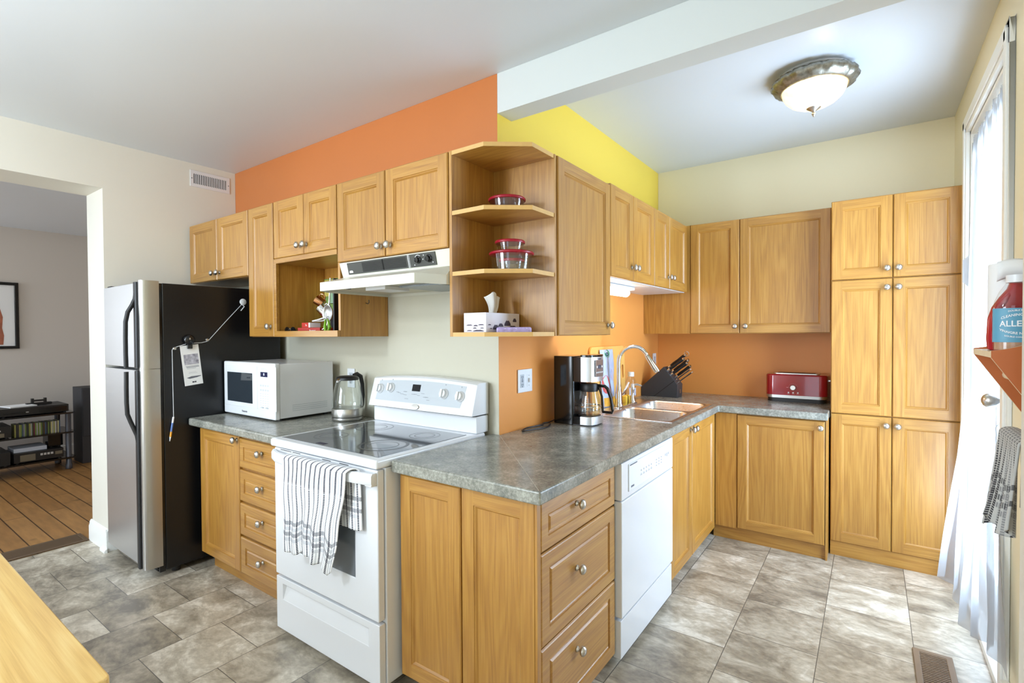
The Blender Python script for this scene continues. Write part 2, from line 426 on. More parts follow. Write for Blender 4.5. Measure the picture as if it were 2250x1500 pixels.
def sheer():
    m = bpy.data.materials.new('white_sheer'); m.use_nodes = True; N = m.node_tree.nodes; L = m.node_tree.links; N.clear()
    out = N.new('ShaderNodeOutputMaterial'); df = N.new('ShaderNodeBsdfDiffuse'); df.inputs[0].default_value = (.80,.82,.86,1)
    tl = N.new('ShaderNodeBsdfTranslucent'); tl.inputs[0].default_value = (.045,.047,.052,1); tr = N.new('ShaderNodeBsdfTransparent')
    a = N.new('ShaderNodeMixShader'); a.inputs[0].default_value = .5; L.new(df.outputs[0], a.inputs[1]); L.new(tl.outputs[0], a.inputs[2])
    c = N.new('ShaderNodeMixShader'); c.inputs[0].default_value = .34; L.new(a.outputs[0], c.inputs[1]); L.new(tr.outputs[0], c.inputs[2])
    L.new(c.outputs[0], out.inputs[0]); return m
M['sheer'] = sheer()
# ------------------------------------------------------------------ the setting
H, HA, HB = 2.6747, 2.769, 2.4836          # kitchen ceiling, alcove ceiling, beam underside
XE, YC, XD, YR = -2.58, 2.2717, 1.912, -4.2  # left wall face, back wall face, right wall face, rear wall face
XJ = -2.90                                  # far face of the left wall (doorway depth)
g = G().box(XJ, YR-.2, -.06, XD+.35, YC+.2, 0); struct('floor', g, M['tile'])
g = G().box(-6.5, YR-.2, -.06, XJ-.001, 1.0, -.001); struct('floor', g, M['plank'])
# range wall (orange above the wall cabinets, pale grey-green below)
ZS = 1.80
g = G().box(XE-.25, 0, 0, -.0, .12, ZS, 1).box(XE-.25, 0, ZS, 0, .12, H+.12, 0)
struct('wall_range', g, [M['orange'], M['sage']])
# sink wall (yellow above, apricot below), starts at the outer corner
g = G().box(-.12, .1215, 0, 0, YC+.15, 1.80, 1).box(-.12, .1215, 1.80, 0, YC+.15, HA, 0)
# return of the corner
g.box(-.0005, .0, 0, .0008, .1215, 1.80, 1).box(-.0005, 0, 1.80, .0008, .1215, HB, 0)
struct('wall_sink', g, [M['yellow'], M['orange2']])
g = G().box(.001, YC, 0, XD+.2, YC+.15, 1.80, 1).box(.001, YC, 1.80, XD+.2, YC+.15, HA, 0)
struct('wall_back', g, [M['straw'], M['orange2']])
# right wall with door opening
DY0, DY1, DZ = .69, 1.64, 2.47
g = G().box(XD, DY1, 0, XD+.2, YC-.001, HA).box(XD, YR, 0, XD+.2, DY0, HA).box(XD, DY0, DZ, XD+.2, DY1, HA)
struct('wall_right', g, M['straw'])
g = G().box(1.757, -.56, 0, XD-.001, -.42, H); struct('wall_right_pier', g, M['cream'])
# left wall with opening to the next room
OY0, OY1, OZ = -2.5, -.842, 2.371
g = G().box(XJ, OY1, 0, XE, -.001, H).box(XJ, OY0, OZ, XE, OY1, H).box(XJ, YR, 0, XE, OY0, H)
struct('wall_left', g, M['cream'])
# rear wall out of view, its two openings invented for the light
g = G()
for x0, x1, z0, z1 in ((-2.9,-2.0,0,H),(-.5,.7,0,H),(1.8,2.1,0,H),(-2.0,-.5,0,.8),(-2.0,-.5,2.3,H),(.7,1.8,2.25,H)):
    g.box(x0, YR-.15, z0, x1, YR, z1)
struct('wall_rear', g, M['cream'])
# ceilings and beam
g = G().box(XE-.32, YR-.15, H, XD+.2, -.001, H+.12); struct('ceiling', g, M['ceil'])
g = G().box(0, .12, HA, XD+.2, YC+.15, HA+.1); struct('ceiling', g, M['ceil'])
g = G().box(.001, .0, HB, XD-.001, .1172, HA+.06); struct('beam', g, M['beam'])
# the next room
g = G().box(-6.35, YR, 0, -6.2, 1.0, 2.62); struct('wall_next_room_far', g, M['taupe'])
g = G().box(-6.2, .9, 0, XJ, 1.05, 2.62); struct('wall_next_room_side', g, M['taupe'])
g = G().box(-6.35, YR, 2.605, XJ-.002, 1.05, 2.7); struct('ceiling', g, M['ceil'])
g = G().box(-6.199, YR, 0, -6.18, .9, .13); struct('baseboard_next_room', g, M['white_trim'])
# baseboard round the doorway jamb
prof = [(0,0),(.017,0),(.017,.10),(.012,.112),(.012,.125),(.006,.138),(0,.142)]
g = G()
g.prism([(OY1-.001-a, z) for a, z in prof], 'x', XJ-.016, XE+.014, 0)
g.prism([(XE+.001+a, z) for a, z in prof], 'y', OY1-.016, -.80, 0)
g.prism([(XE+.018, 0),(XE+.034,0),(XE+.034,.012),(XE+.026,.022),(XE+.018,.026)], 'y', OY1-.017, -.86, 0)
g.prism([(OY1-.018, 0),(OY1-.034,0),(OY1-.034,.012),(OY1-.026,.022),(OY1-.018,.026)], 'x', XE-.06, XE+.034, 0)
struct('baseboard_left', g, M['white_trim'], smooth=True, ang=30)
# door to the garden: casing, jamb, glazed slab, sill
g = G()
for y0, y1 in ((DY1-.002, DY1+.085), (DY0-.085, DY0+.002)):
    g.box(XD-.018, y0, 0, XD-.0005, y1, DZ+.09); g.box(XD-.026, y0+.012, 0, XD-.017, y1-.03, DZ+.06)
g.box(XD-.018, DY0-.085, DZ-.002, XD-.0005, DY1+.085, DZ+.09); g.box(XD-.026, DY0-.06, DZ+.02, XD-.017, DY1+.06, DZ+.075)
g.box(XD, DY1-.02, 0, XD+.2, DY1, DZ).box(XD, DY0, 0, XD+.2, DY0+.02, DZ).box(XD, DY0, DZ-.02, XD+.2, DY1, DZ)
struct('trim_1', g, M['white_trim'], bevel=.003)
g = G().box(XD-.03, DY0-.25, 0, XD-.0005, DY0-.086, .11); struct('baseboard_right', g, M['white_trim'], bevel=.004)
g = G().box(XD-.02, DY0, 0, XD+.2, DY1, .035); struct('trim_2', g, M['white_trim'], bevel=.004)
g = G(); dx0, dx1 = XD+.03, XD+.072
a0, a1 = DY0+.022, DY1-.022
g.box(dx0, a0, .04, dx1, a0+.11, DZ-.022).box(dx0, a1-.11, .04, dx1, a1, DZ-.022).box(dx0, a0+.11, .04, dx1, a1-.11, .30).box(dx0, a0+.11, DZ-.15, dx1, a1-.11, DZ-.022)
door = struct('door_1', g, M['white_trim'], bevel=.004)
g = G().box(dx0+.016, a0+.11, .30, dx0+.022, a1-.11, DZ-.15); obj('pane', g, M['pane'], door)
g = G().lathe([(.030,0),(.030,-.004),(.014,-.008),(.012,-.030),(.020,-.036),(.028,-.046),(.030,-.058),(.028,-.070),(.020,-.080),(.010,-.085),(0,-.086)], (XD+.028,.82,1.128), 20, 0, 'x')
obj('door_knob', g, M['nickel'], door, smooth=True, label='brushed nickel door knob')

# curtain over the door
def curtain():
    g = G(); ZT, ZB = 2.40, .13
    def fn(u, v):
        # u: along y (far -> near), v: top -> bottom
        fl = max(0, v-.55)/.45
        y = DY1-.028 + ((DY0+.03-.26*fl)-(DY1-.028))*u
        y += (.012*math.sin(7*v+9*u) - .09*fl*(1-u)*(1-u))*v
        zb = ZB + .03*math.sin(u*9) - .10*max(0, .3-u) + .08*max(0, u-.5)
        z = ZT + (zb-ZT)*v
        amp = .006+.014*v
        x = XD+.004-.020*v-.022*fl + amp*math.sin(u*34+1.5*math.sin(v*3)) + .004*math.sin(u*80+v*9)
        x -= (.085*fl**1.2)*math.exp(-((u-.06)/.22)**2) + .04*fl*math.exp(-((u-.5)/.25)**2)
        if v < .06: x += .004*math.sin(u*150)
        if not (DY0+.025 < y < DY1-.025): x = min(x, XD-.030)
        return (min(x, XD+.024), y, z)
    g.grid(fn, 130, 60)
    return g
t = thing('curtain', 'white sheer curtain hung over the door at right', 'curtain', (XD-.05, 1.15, .1))
obj('fabric', curtain(), M['sheer'], t, smooth=True, ang=80)
g = G().tube([(XD+.012, DY0+.0205, 2.405), (XD+.012, DY1-.0205, 2.405)], .007, 10); obj('rod', g, M['white_trim'], t, smooth=True)

# ------------------------------------------------------------------ cabinets
KNOB = None
def knob(parent, x, y, z, face):
    """round nickel knob, axis along the face normal; shared mesh"""
    global KNOB
    if KNOB is None:
        g = G().lathe([(.0105,.001),(.0105,-.003),(.006,-.006),(.0058,-.014),(.010,-.0165),(.0165,-.019),(.0185,-.024),(.0172,-.0295),(.011,-.034),(.005,-.0358),(0,-.036)], (0,0,0), 22, 0, 'y')
        KNOB = bpy.data.meshes.new('knob'); KNOB.from_pydata([tuple(v) for v in g.v], [], g.f)
        KNOB.materials.append(M['nickel'])
        for p in KNOB.polygons: p.use_smooth = True
    o = bpy.data.objects.new('knob', KNOB); C.objects.link(o); o.parent = parent
    o.location = Vector((x,y,z))-ORIG[root_of(parent).name]
    if face == '+x': o.rotation_euler = (0,0,PI/2)
    return o
def rings(g, W, Hh, prof, m_side, m_top, last_m, x0=0, z0=0):
    """concentric rectangular rings: prof = [(inset, y)]"""
    def rect(i, y): return [(x0+i,y,z0+i),(x0+W-i,y,z0+i),(x0+W-i,y,z0+Hh-i),(x0+i,y,z0+Hh-i)]
    for (i0,y0),(i1,y1) in zip(prof, prof[1:]):
        a, b = rect(i0,y0), rect(i1,y1)
        for k in range(4):
            g.quad(a[k], a[(k+1)%4], b[(k+1)%4], b[k], m_side if k in (1,3) else m_top)
    g.poly(rect(*prof[-1]), last_m)
def door_geo(W, Hh, fw=.057, T=.020):
    g = G(); e = .004
    for k, (i, y) in enumerate([(0,0)]): pass
    # outer edge
    def rect(i, y): return [(i,y,i),(W-i,y,i),(W-i,y,Hh-i),(i,y,Hh-i)]
    for (i0,y0),(i1,y1) in (((0,0),(0,-T+e)),((0,-T+e),(e,-T))):
        a, b = rect(i0,y0), rect(i1,y1)
        for k in range(4): g.quad(a[k], a[(k+1)%4], b[(k+1)%4], b[k], 0 if k in (1,3) else 1)
    g.poly(rect(0,0)[::-1], 0)
    # stiles full height, rails between
    y = -T
    g.quad((e,y,e),(fw,y,e),(fw,y,Hh-e),(e,y,Hh-e),0); g.quad((W-fw,y,e),(W-e,y,e),(W-e,y,Hh-e),(W-fw,y,Hh-e),0)
    g.quad((fw,y,e),(W-fw,y,e),(W-fw,y,fw),(fw,y,fw),1); g.quad((fw,y,Hh-fw),(W-fw,y,Hh-fw),(W-fw,y,Hh-e),(fw,y,Hh-e),1)
    rings(g, W-2*fw, Hh-2*fw, [(0,-T),(.0025,-T+.004),(.0055,-T+.004),(.012,-T+.0105)], 0, 1, 0, fw, fw)
    return g
def drawer_geo(W, Hh, T=.020, b=.052):
    g = G(); e = .006
    g.poly([(0,0,0),(0,0,Hh),(W,0,Hh),(W,0,0)], 1)
    b = min(b, Hh*.27)
    rings(g, W, Hh, [(0,0),(0,-T+e),(e*.5,-T+e*.35),(e,-T),(b,-T),(b+.002,-T+.0055),(b+.007,-T+.0055),(b+.009,-T+.003),(b+.012,-T+.0055),(b+.018,-T+.001),(b+.020,-T+.001)], 1, 1, 1)
    return g
def place(g, face, u, plane, z0):
    """local front (facing -y) -> world: plane is the front-face coordinate"""
    T = .020
    if face == '-y': Mx = Matrix.Translation((u, plane+T, z0))
    else: Mx = Matrix.Translation((plane-T, u, z0)) @ Matrix.Rotation(PI/2, 4, 'Z')
    return g.tf(Mx)
def front(kind, parent, face, plane, u0, u1, z0, z1, kn=None):
    hm = oak_x if face == '-y' else oak_y
    g = door_geo(u1-u0, z1-z0) if kind == 'door' else drawer_geo(u1-u0, z1-z0)
    place(g, face, u0, plane, z0)
    o = obj(kind, g, [oak_v, hm], parent, smooth=False)
    if kn:
        if face == '-y': knob(o, kn[0], plane, kn[1], face)
        else: knob(o, plane, kn[0], kn[1], face)
    return o
UPG, BASEG = 'oak wall cabinets', 'oak base cabinets'
def cab(label, x0, x1, y0, y1, z0, z1, name='wall_cabinet', cat='cabinet', group=None, body=True):
    t = thing(name, label, cat, ((x0+x1)/2, (y0+y1)/2, z0), 0, group)
    if body: obj('body', G().box(x0, y0, z0, x1, y1, z1), oak_v, t)
    return t
TU, BU = 2.203, 1.399        # top and bottom of the wall cabinets
PA = -.345                   # front plane, range-wall cabinets (doors)
# over the fridge
t = cab('short oak wall cabinet above the black and steel fridge', -2.553, -1.722, PA+.021, -.002, 1.785, TU)
front('door', t, '-y', PA, -2.550, -2.140, 1.787, TU-.002, (-2.172, 1.834)); front('door', t, '-y', PA, -2.134, -1.726, 1.787, TU-.002, (-2.098, 1.834))
# tall narrow
t = cab('tall narrow one-door oak wall cabinet left of the open nook', -1.718, -1.424, PA+.021, -.002, BU, TU)
front('door', t, '-y', PA, -1.715, -1.43, BU+.002, TU-.002, (-1.462, 1.462))
# two doors over an open nook
t = cab('two-door oak wall cabinet with an open nook full of utensils', -1.420, -.805, PA+.021, -.002, BU, TU, body=False)
for xa, xb in ((-1.420,-1.402),(-.823,-.805)): obj('side_panel', G().box(xa, PA+.021, BU, xb, -.002, TU), oak_v, t)
g = G().box(-1.402, -.010, BU, -.823, -.002, TU); obj('back_panel', g, oak_v, t)
g = G().box(-1.402, PA+.021, BU+.0, -.823, -.010, BU+.018); obj('shelf', g, oak_x, t)
g = G().box(-1.402, PA+.021, 1.835, -.823, -.010, TU); obj('body', g, oak_x, t)
g = G().box(-1.424, PA, BU, -.805, PA+.0205, BU+.034).box(-1.424, PA+.001, BU+.034, -1.398, PA+.0205, 1.835).box(-1.424, PA+.001, 1.835, -.805, PA+.0205, 1.862); obj('face_frame', g, oak_x, t, bevel=.0015)
front('door', t, '-y', PA, -1.418, -1.112, 1.864, TU-.002, (-1.140, 1.915)); front('door', t, '-y', PA, -1.106, -.808, 1.864, TU-.002, (-1.080, 1.915))
g = G().tube([(-.803,-.16,1.585),(-.785,-.16,1.580),(-.776,-.16,1.588),(-.778,-.16,1.602)], .0025, 8); obj('cup_hook', g, M['darkbrown'], t, smooth=True)
# over the hood
t = cab('two-door oak wall cabinet above the cooker hood', -.801, -.012, PA+.021, -.002, 1.787, TU)
front('door', t, '-y', PA, -.799, -.425, 1.789, TU-.002, (-.452, 1.838)); front('door', t, '-y', PA, -.419, -.014, 1.789, TU-.002, (-.386, 1.838))
# open corner shelf unit wrapped round the wall corner
oak_edge = mat('oak_edge_band', lin(214,172,106), .45, noise=.06, nscale=30)
t = thing('corner_shelf', 'open oak corner shelf unit with angled shelves at the wall corner', 'shelf', (.15, -.18, BU))
g = G().box(-.009, PA+.006, BU, .006, -.002, TU); obj('side_panel', g, oak_v, t)
g = G().box(.006, -.040, BU, .345, -.026, TU); obj('side_panel', g, oak_v, t)
pent = [(.006,-.041),(.006,-.338),(.182,-.338),(.342,-.215),(.342,-.041)]
for z in (TU-.018, 1.925, 1.662, BU):
    g = G().prism(pent, 'z', z, z+.018); g.m = [0,0]+[1]*(len(g.m)-2); obj('shelf', g, [oak_x, oak_edge], t)
# tall wall cabinet facing the room, right of the corner shelf
PB = .352
t = cab('tall one-door oak wall cabinet right of the corner shelf', .002, PB-.021, -.024, .532, BU, TU)
front('door', t, '+x', PB, -.020, .530, BU+.002, TU-.002, (.497, 1.452))
# two short two-door cabinets on the sink wall
zz = 1.716
for nm, y0, ym, y1, k0, k1 in (('short two-door oak wall cabinet directly above the sink light', .536, .852, 1.200, .826, .878), ('short two-door oak wall cabinet in the sink wall corner', 1.204, 1.50, 1.905, 1.470, 1.532)):
    t = cab(nm, .002, PB-.021, y0, y1, zz+.002, TU+.012)
    front('door', t, '+x', PB, y0+.002, ym-.003, zz, TU+.01, (k0, 1.79)); front('door', t, '+x', PB, ym+.003, y1-.002, zz, TU+.01, (k1, 1.79))
    g = G().box(.003, y0+.001, zz-.004, PB-.022, y1-.001, zz+.001); obj('underside', g, M['white_plastic'], t, label='white underside board')
# back wall uppers
PC = 1.930
t = cab('wide two-door oak wall cabinet over the red toaster', .003, 1.272, PC+.021, YC-.002, BU+.004, 2.225)
g = G().box(.003, PC+.004, BU+.004, .366, PC+.0205, 2.222); obj('filler_panel', g, oak_v, t)
front('door', t, '-y', PC, .368, .712, BU+.006, 2.223, (.686, 1.455)); front('door', t, '-y', PC, .716, 1.270, BU+.006, 2.223, (.756, 1.455))
# pantry
PP = 1.776
t = cab('tall six-door oak pantry cabinet beside the curtained door', 1.280, 1.904, PP+.021, YC-.002, .09, 2.226, name='pantry_cabinet')
for z0, z1, kz in ((.092, .896, .848), (.902, 1.728, 1.674), (1.734, 2.224, 1.788)):
    front('door', t, '-y', PP, 1.282, 1.588, z0, z1, (1.562, kz)); front('door', t, '-y', PP, 1.592, 1.902, z0, z1, (1.618, kz))
g = G().box(1.281, PP+.014, 0, 1.903, PP+.034, .09); obj('toe_kick', g, oak_x, t)

# base cabinets
PBA, PBX, PBC = -.612, .614, 1.655
t = cab('oak base cabinet with one door and four drawers under the microwave', -1.800, -.852, PBA+.021, -.002, .105, .866, name='base_cabinet')
front('door', t, '-y', PBA, -1.785, -1.322, .112, .858, (-1.338, .838))
for z0, z1, kz in ((.690,.848,.795),(.508,.678,.612),(.322,.496,.434),(.112,.310,.226)):
    front('drawer', t, '-y', PBA, -1.316, -.855, z0, z1, (-1.083, kz))
g = G().box(-1.79, PBA+.075, 0, -.856, PBA+.09, .105); obj('toe_kick', g, oak_x, t)
# corner cabinet: two panels facing the room, three drawers facing the door
t = cab('oak peninsula base cabinet with two plain panels and three drawers', -.034, PBX-.021, PBA+.021, -.006, .04, .866, name='base_cabinet')
front('door', t, '-y', PBA, -.034, .282, .055, .856); front('door', t, '-y', PBA, .288, .604, .055, .862)
g = G().box(.6045, PBA+.0, .04, .613, PBA+.0205, .866); obj('corner_post', g, oak_v, t)
for z0, z1, kz in ((.690,.858,.790),(.374,.684,.552),(.055,.368,.252)):
    front('drawer', t, '+x', PBX, -.590, -.008, z0, z1, (-.345, kz))
g = G().box(-.02, PBA+.07, 0, PBX-.07, -.008, .04); obj('toe_kick', g, oak_x, t)
# sink cabinet
t = cab('two-door oak base cabinet under the sink', .02, PBX-.021, .716, 1.672, .105, .71, name='base_cabinet')
obj('front_rail', G().box(PBX-.032, .716, .712, PBX-.021, 1.672, .866), oak_y, t)
front('door', t, '+x', PBX, .720, 1.110, .065, .858, (1.080, .832)); front('door', t, '+x', PBX, 1.116, 1.650, .065, .858, (1.140, .832))
g = G().box(.03, .72, 0, PBX-.08, 1.60, .105); obj('toe_kick', g, oak_y, t)
# back cabinet
t = cab('one-door oak base cabinet below the red toaster', .66, 1.262, PBC+.021, YC-.002, .085, .866, name='base_cabinet')
g = G().box(.6155, PBC+.004, .085, .752, PBC+.0205, .862); obj('filler_panel', g, oak_v, t)
front('door', t, '-y', PBC, .756, 1.258, .09, .858, (1.236, .818))
g = G().box(1.263, PBC+.001, .0, 1.272, YC-.3, .866); obj('end_panel', g, oak_v, t)
g = G().box(.60, PBC+.022, 0, 1.262, PBC+.04, .085); obj('toe_kick', g, oak_x, t)

# worktops
def slab(cells_fn, xs, ys, z0, z1):
    g = G(); nx, ny = len(xs)-1, len(ys)-1
    ins = [[cells_fn((xs[i]+xs[i+1])/2, (ys[j]+ys[j+1])/2) for j in range(ny)] for i in range(nx)]
    def I(i, j): return 0 <= i < nx and 0 <= j < ny and ins[i][j]
    for i in range(nx):
        for j in range(ny):
            if not ins[i][j]: continue
            x0,x1,y0,y1 = xs[i],xs[i+1],ys[j],ys[j+1]
            g.quad((x0,y0,z1),(x1,y0,z1),(x1,y1,z1),(x0,y1,z1)); g.quad((x0,y1,z0),(x1,y1,z0),(x1,y0,z0),(x0,y0,z0))
            if not I(i-1,j): g.quad((x0,y1,z0),(x0,y0,z0),(x0,y0,z1),(x0,y1,z1))
            if not I(i+1,j): g.quad((x1,y0,z0),(x1,y1,z0),(x1,y1,z1),(x1,y0,z1))
            if not I(i,j-1): g.quad((x0,y0,z0),(x1,y0,z0),(x1,y0,z1),(x0,y0,z1))
            if not I(i,j+1): g.quad((x1,y1,z0),(x0,y1,z0),(x0,y1,z1),(x1,y1,z1))
    return g
ZT0, ZT1 = .868, .914
SX0, SX1, SY0, SY1 = .105, .580, .80, 1.62      # sink hole
g = slab(lambda x, y: (y < 0 and x < .645) or (y > 0 and x < .645 and x > 0 and not (SX0 < x < SX1 and SY0 < y < SY1)) or (y > 1.627 and x > 0),
         [-.048, .001, SX0, SX1, .645, 1.275], [-.645, -.001, SY0, SY1, 1.627, YC-.001], ZT0, ZT1)
t = thing('worktop', 'grey stone-look L-shaped worktop around the sink', 'worktop', (.3, .5, ZT0))
obj('slab', g, M['lam'], t, bevel=.011, seg=4)
g = G(); d = Vector((1,-1,0)).normalized(); n = Vector((1,1,0)).normalized()*.0012
a, b = Vector((.004,-.004,ZT1+.0004)), Vector((.636,-.636,ZT1+.0004))
g.quad(a-n, b-n, b+n, a+n); obj('seam', g, mat('seam_line', lin(196,190,176), .4), t, label='pale diagonal joint line')
g = slab(lambda x, y: True, [-1.862, -.830], [-.645, -.001], ZT0, ZT1)
o = obj('worktop', g, M['lam'], None, bevel=.011, seg=4); tag(o, 'short grey stone-look worktop under the microwave and kettle', 'worktop')
# ------------------------------------------------------------------ fridge
t = thing('fridge', 'tall black fridge freezer with stainless steel doors', 'fridge', (-2.2, -.42, 0))
g = G().box(-2.535, -.768, .035, -1.872, -.05, 1.716); obj('body', g, M['fridgeblk'], t, bevel=.006)
g = G().box(-2.52, -.80, .03, -1.875, -.769, .075)
for k in range(3): g.box(-2.5, -.806, .035+.012*k, -1.89, -.80, .042+.012*k)
obj('base_grille', g, M['blackm'], t, bevel=.002)
g = G()
for x in (-2.48, -1.92):
    for y in (-.70, -.12): g.lathe([(.022,0),(.022,.035)], (x,y,0), 12)
for i, (x, y) in enumerate(((-2.48,-.70),(-1.92,-.70),(-2.48,-.12),(-1.92,-.12))):
    obj('foot', G().lathe([(.022,0),(.022,.036)], (x,y,0), 12), M['blackm'], t)
flat = [(-2.54,-.785),(-2.54,-.848),(-2.533,-.858),(-2.30,-.864),(-1.945,-.866),(-1.945,-.785)]
nose = [(-1.905,-.785),(-1.905,-.872),(-1.898,-.878),(-1.884,-.876),(-1.874,-.868),(-1.868,-.852),(-1.866,-.83),(-1.866,-.785)]
for nm, z0, z1, b0, b1 in (('freezer_door', 1.224, 1.716, 1.62, 1.235), ('fridge_door', .075, 1.210, 1.203, .80)):
    g = G().prism(flat, 'z', z0, z1, 0)
    d = obj(nm, g, M['steelv'], t, bevel=.003, smooth=True)
    g = G().prism(nose, 'z', z0-.006, z1+.010); obj('rounded_edge', g, M['steelr'], d, smooth=True, ang=50)
    g = G().prism([(-1.945,-.785),(-1.945,-.880),(-1.941,-.887),(-1.912,-.889),(-1.9055,-.884),(-1.905,-.785)], 'z', z0, z1); obj('trim_strip', g, M['blackm'], d)
    g = G()
    if nm == 'freezer_door': P = [(1.655,-.872),(1.62,-.876),(1.585,-.888),(1.545,-.906),(1.49,-.916),(1.40,-.918),(1.30,-.918),(1.230,-.917)]
    else: P = [(1.206,-.917),(1.12,-.918),(1.03,-.918),(.965,-.915),(.92,-.902),(.875,-.888),(.84,-.877),(.80,-.872)]
    g.tube([(-1.928-.022*max(0,min(1,(-.872-y)/.04)), y-.006, z) for z, y in P], [.0115]*len(P), 12, 0, True, (1.0,.9))
    obj('handle', g, M['blackm'], d, smooth=True)
g = G().box(-2.53, -.785, .076, -1.876, -.769, 1.714); obj('gasket', g, M['black'], t)
g = G().box(-2.53, -.84, 1.717, -2.47, -.74, 1.728); obj('hinge_cap', g, M['blackm'], t, bevel=.004)
FX = -1.8718
# string, magnets, paper and pen on the fridge side
g = G().lathe([(.021,0),(.021,.004),(.017,.007),(0,.008)], (FX,-.305,1.628), 22, 0, 'x'); o = obj('hook_magnet', g, M['white_plastic'], None, smooth=True); tag(o, 'round white magnet high on the black fridge side', 'magnet')
for y, z, l in ((-.528,1.382,'small steel button magnet holding the string at its bend'),(-.708,1.333,'small steel button magnet left of the hanging paper')):
    g = G().lathe([(.011,0),(.011,.004),(.007,.009),(0,.010)], (FX,y,z), 16, 0, 'x'); o = obj('button_magnet', g, M['nickel'], None, smooth=True); tag(o, l, 'magnet')
g = G().tube([(FX+.006,-.315,1.612),(FX+.005,-.42,1.495),(FX+.005,-.525,1.374),(FX+.005,-.56,1.366),(FX+.009,-.635,1.362),(FX+.009,-.66,1.356),(FX+.005,-.715,1.337),(FX+.005,-.722,1.325),(FX+.005,-.7215,1.12),(FX+.006,-.7205,.925)], .0017, 6)
g.tube([(FX+.006,-.315,1.612),(FX+.008,-.300,1.598),(FX+.007,-.322,1.57)], .003, 6)
o = obj('string', g, M['white_plastic'], None); tag(o, 'white string running across the fridge side down to a pen', 'string')
t = thing('clip', 'black magnetic clip holding a paper on the fridge side', 'clip', (FX, -.635, 1.35))
g = G().lathe([(.030,.001),(.032,.010),(.030,.020),(.022,.027),(.008,.030),(0,.030)], (FX,-.633,1.384), 22, 0, 'x'); obj('body', g, M['black'], t, smooth=True)
g = G().box(FX+.009, -.645, 1.330, FX+.020, -.617, 1.372); obj('jaw', g, M['black'], t, bevel=.003)
o = obj('nickel_patch', G().box(FX+.0285, -.640, 1.385, FX+.0305, -.632, 1.396), M['nickel'], t)  # small nickel rectangle on the domed face of the clip
# paper: slightly tilted sheet with print
t = thing('paper_note', 'white printed paper slip hanging from the black clip', 'paper', (FX+.004, -.6, 1.12), 0)
Mx = Matrix.Translation((FX+.0045, -.6315, 1.352)) @ Matrix.Rotation(math.radians(6), 4, 'X') @ Matrix.Rotation(PI/2, 4, 'Z') @ Matrix.Rotation(PI/2, 4, 'X')
g = G().box(-.051,-.243,0,.051,0,.0008).tf(Mx); obj('sheet', g, M['paper'], t)
g = G()
g.box(-.038,-.118,.0009,.042,-.055,.0012)
obj('photo_print', g.tf(Mx), marks('printed_photo', lin(216,214,224), lin(104,102,118), 38, .5, .22), t)
g = G()
for k, (x0, x1, y0, y1) in enumerate(((-.034,.038,-.128,-.125),(-.030,.040,-.136,-.131),(-.028,.022,-.143,-.141),(-.020,.020,-.165,-.164),(-.022,.026,-.171,-.170),(-.008,.003,-.229,-.221),(.005,.014,-.229,-.221))):
    g.box(x0,y0,.0009,x1,y1,.0012, 0 if k > 4 else 1)
obj('print', g.tf(Mx), [M['ink'], M['greyink']], t)
g = G().prism([(-.036,-.196),(-.01,-.189),(.044,-.191),(.044,-.194),(.02,-.200),(-.02,-.203)], 'z', .0009, .0012); obj('print', g.tf(Mx), M['midink'], t)
t = thing('pen', 'white and orange ballpoint pen hanging on the string', 'pen', (FX+.008, -.722, .79))
pp = lambda z: (FX+.009, -.722-.02*(.93-z)/.13, z)
g = G().tube([pp(.93), pp(.845)], .0055, 10); obj('barrel', g, M['white_plastic'], t, smooth=True, label='white pen barrel')
g = G().tube([pp(.896), pp(.845)], .0057, 10); obj('sleeve', g, mat('blue_print', lin(90,120,180), .4), t, smooth=True, label='blue printed sleeve')
g = G().tube([pp(.845), pp(.815)], .0056, 10); obj('grip', g, mat('orange_grip', lin(226,160,50), .4), t, smooth=True, label='orange grip')
g = G().tube([pp(.815), pp(.79)], [.005,.0015], 10); obj('tip', g, M['white_plastic'], t, smooth=True)

# ------------------------------------------------------------------ cooker
RX0, RX1 = -.812, -.056
t = thing('cooker', 'white freestanding electric cooker with black ceramic glass top', 'cooker', (-.434, -.36, 0))
g = G().box(RX0, -.664, .028, RX1, -.014, .888); obj('body', g, M['white'], t, bevel=.004)
for x in (RX0+.05, RX1-.05):
    for y in (-.60,-.08): obj('foot', G().lathe([(.018,0),(.018,.029)], (x,y,0), 12), M['blackm'], t)
g = G().box(RX0-.003, -.712, .889, RX1+.003, -.040, .926); obj('cooktop_frame', g, M['white'], t, bevel=.010, seg=3)
g = G().box(RX0+.032, -.672, .9262, RX1-.032, -.145, .9275)
ck = obj('glass_top', g, mat('ceramic_glass', lin(74,78,84), .10, coat=.5), t)
rg = mat('burner_ring', lin(92,95,100), .2); rg2 = mat('burner_stain', lin(40,42,46), .2)
for x, y, r in ((-.615,-.52,.078),(-.245,-.515,.10),(-.615,-.26,.095),(-.245,-.265,.072)):
    g = G()
    for rr in (r, r*.66): g.lathe([(rr-.0025,.9278),(rr+.0025,.9278)], (x,y,0), 40, 0, 'z', False)
    if r == .10: g.lathe([(r+.003,.92785),(r+.012,.92785)], (x,y,0), 40, 1, 'z', False)
    obj('burner_ring', g, [rg, rg2], ck)
g = G().box(-.53,-.66,.9277,-.47,-.635,.928); obj('heat_indicator', g, M['ink'], ck)
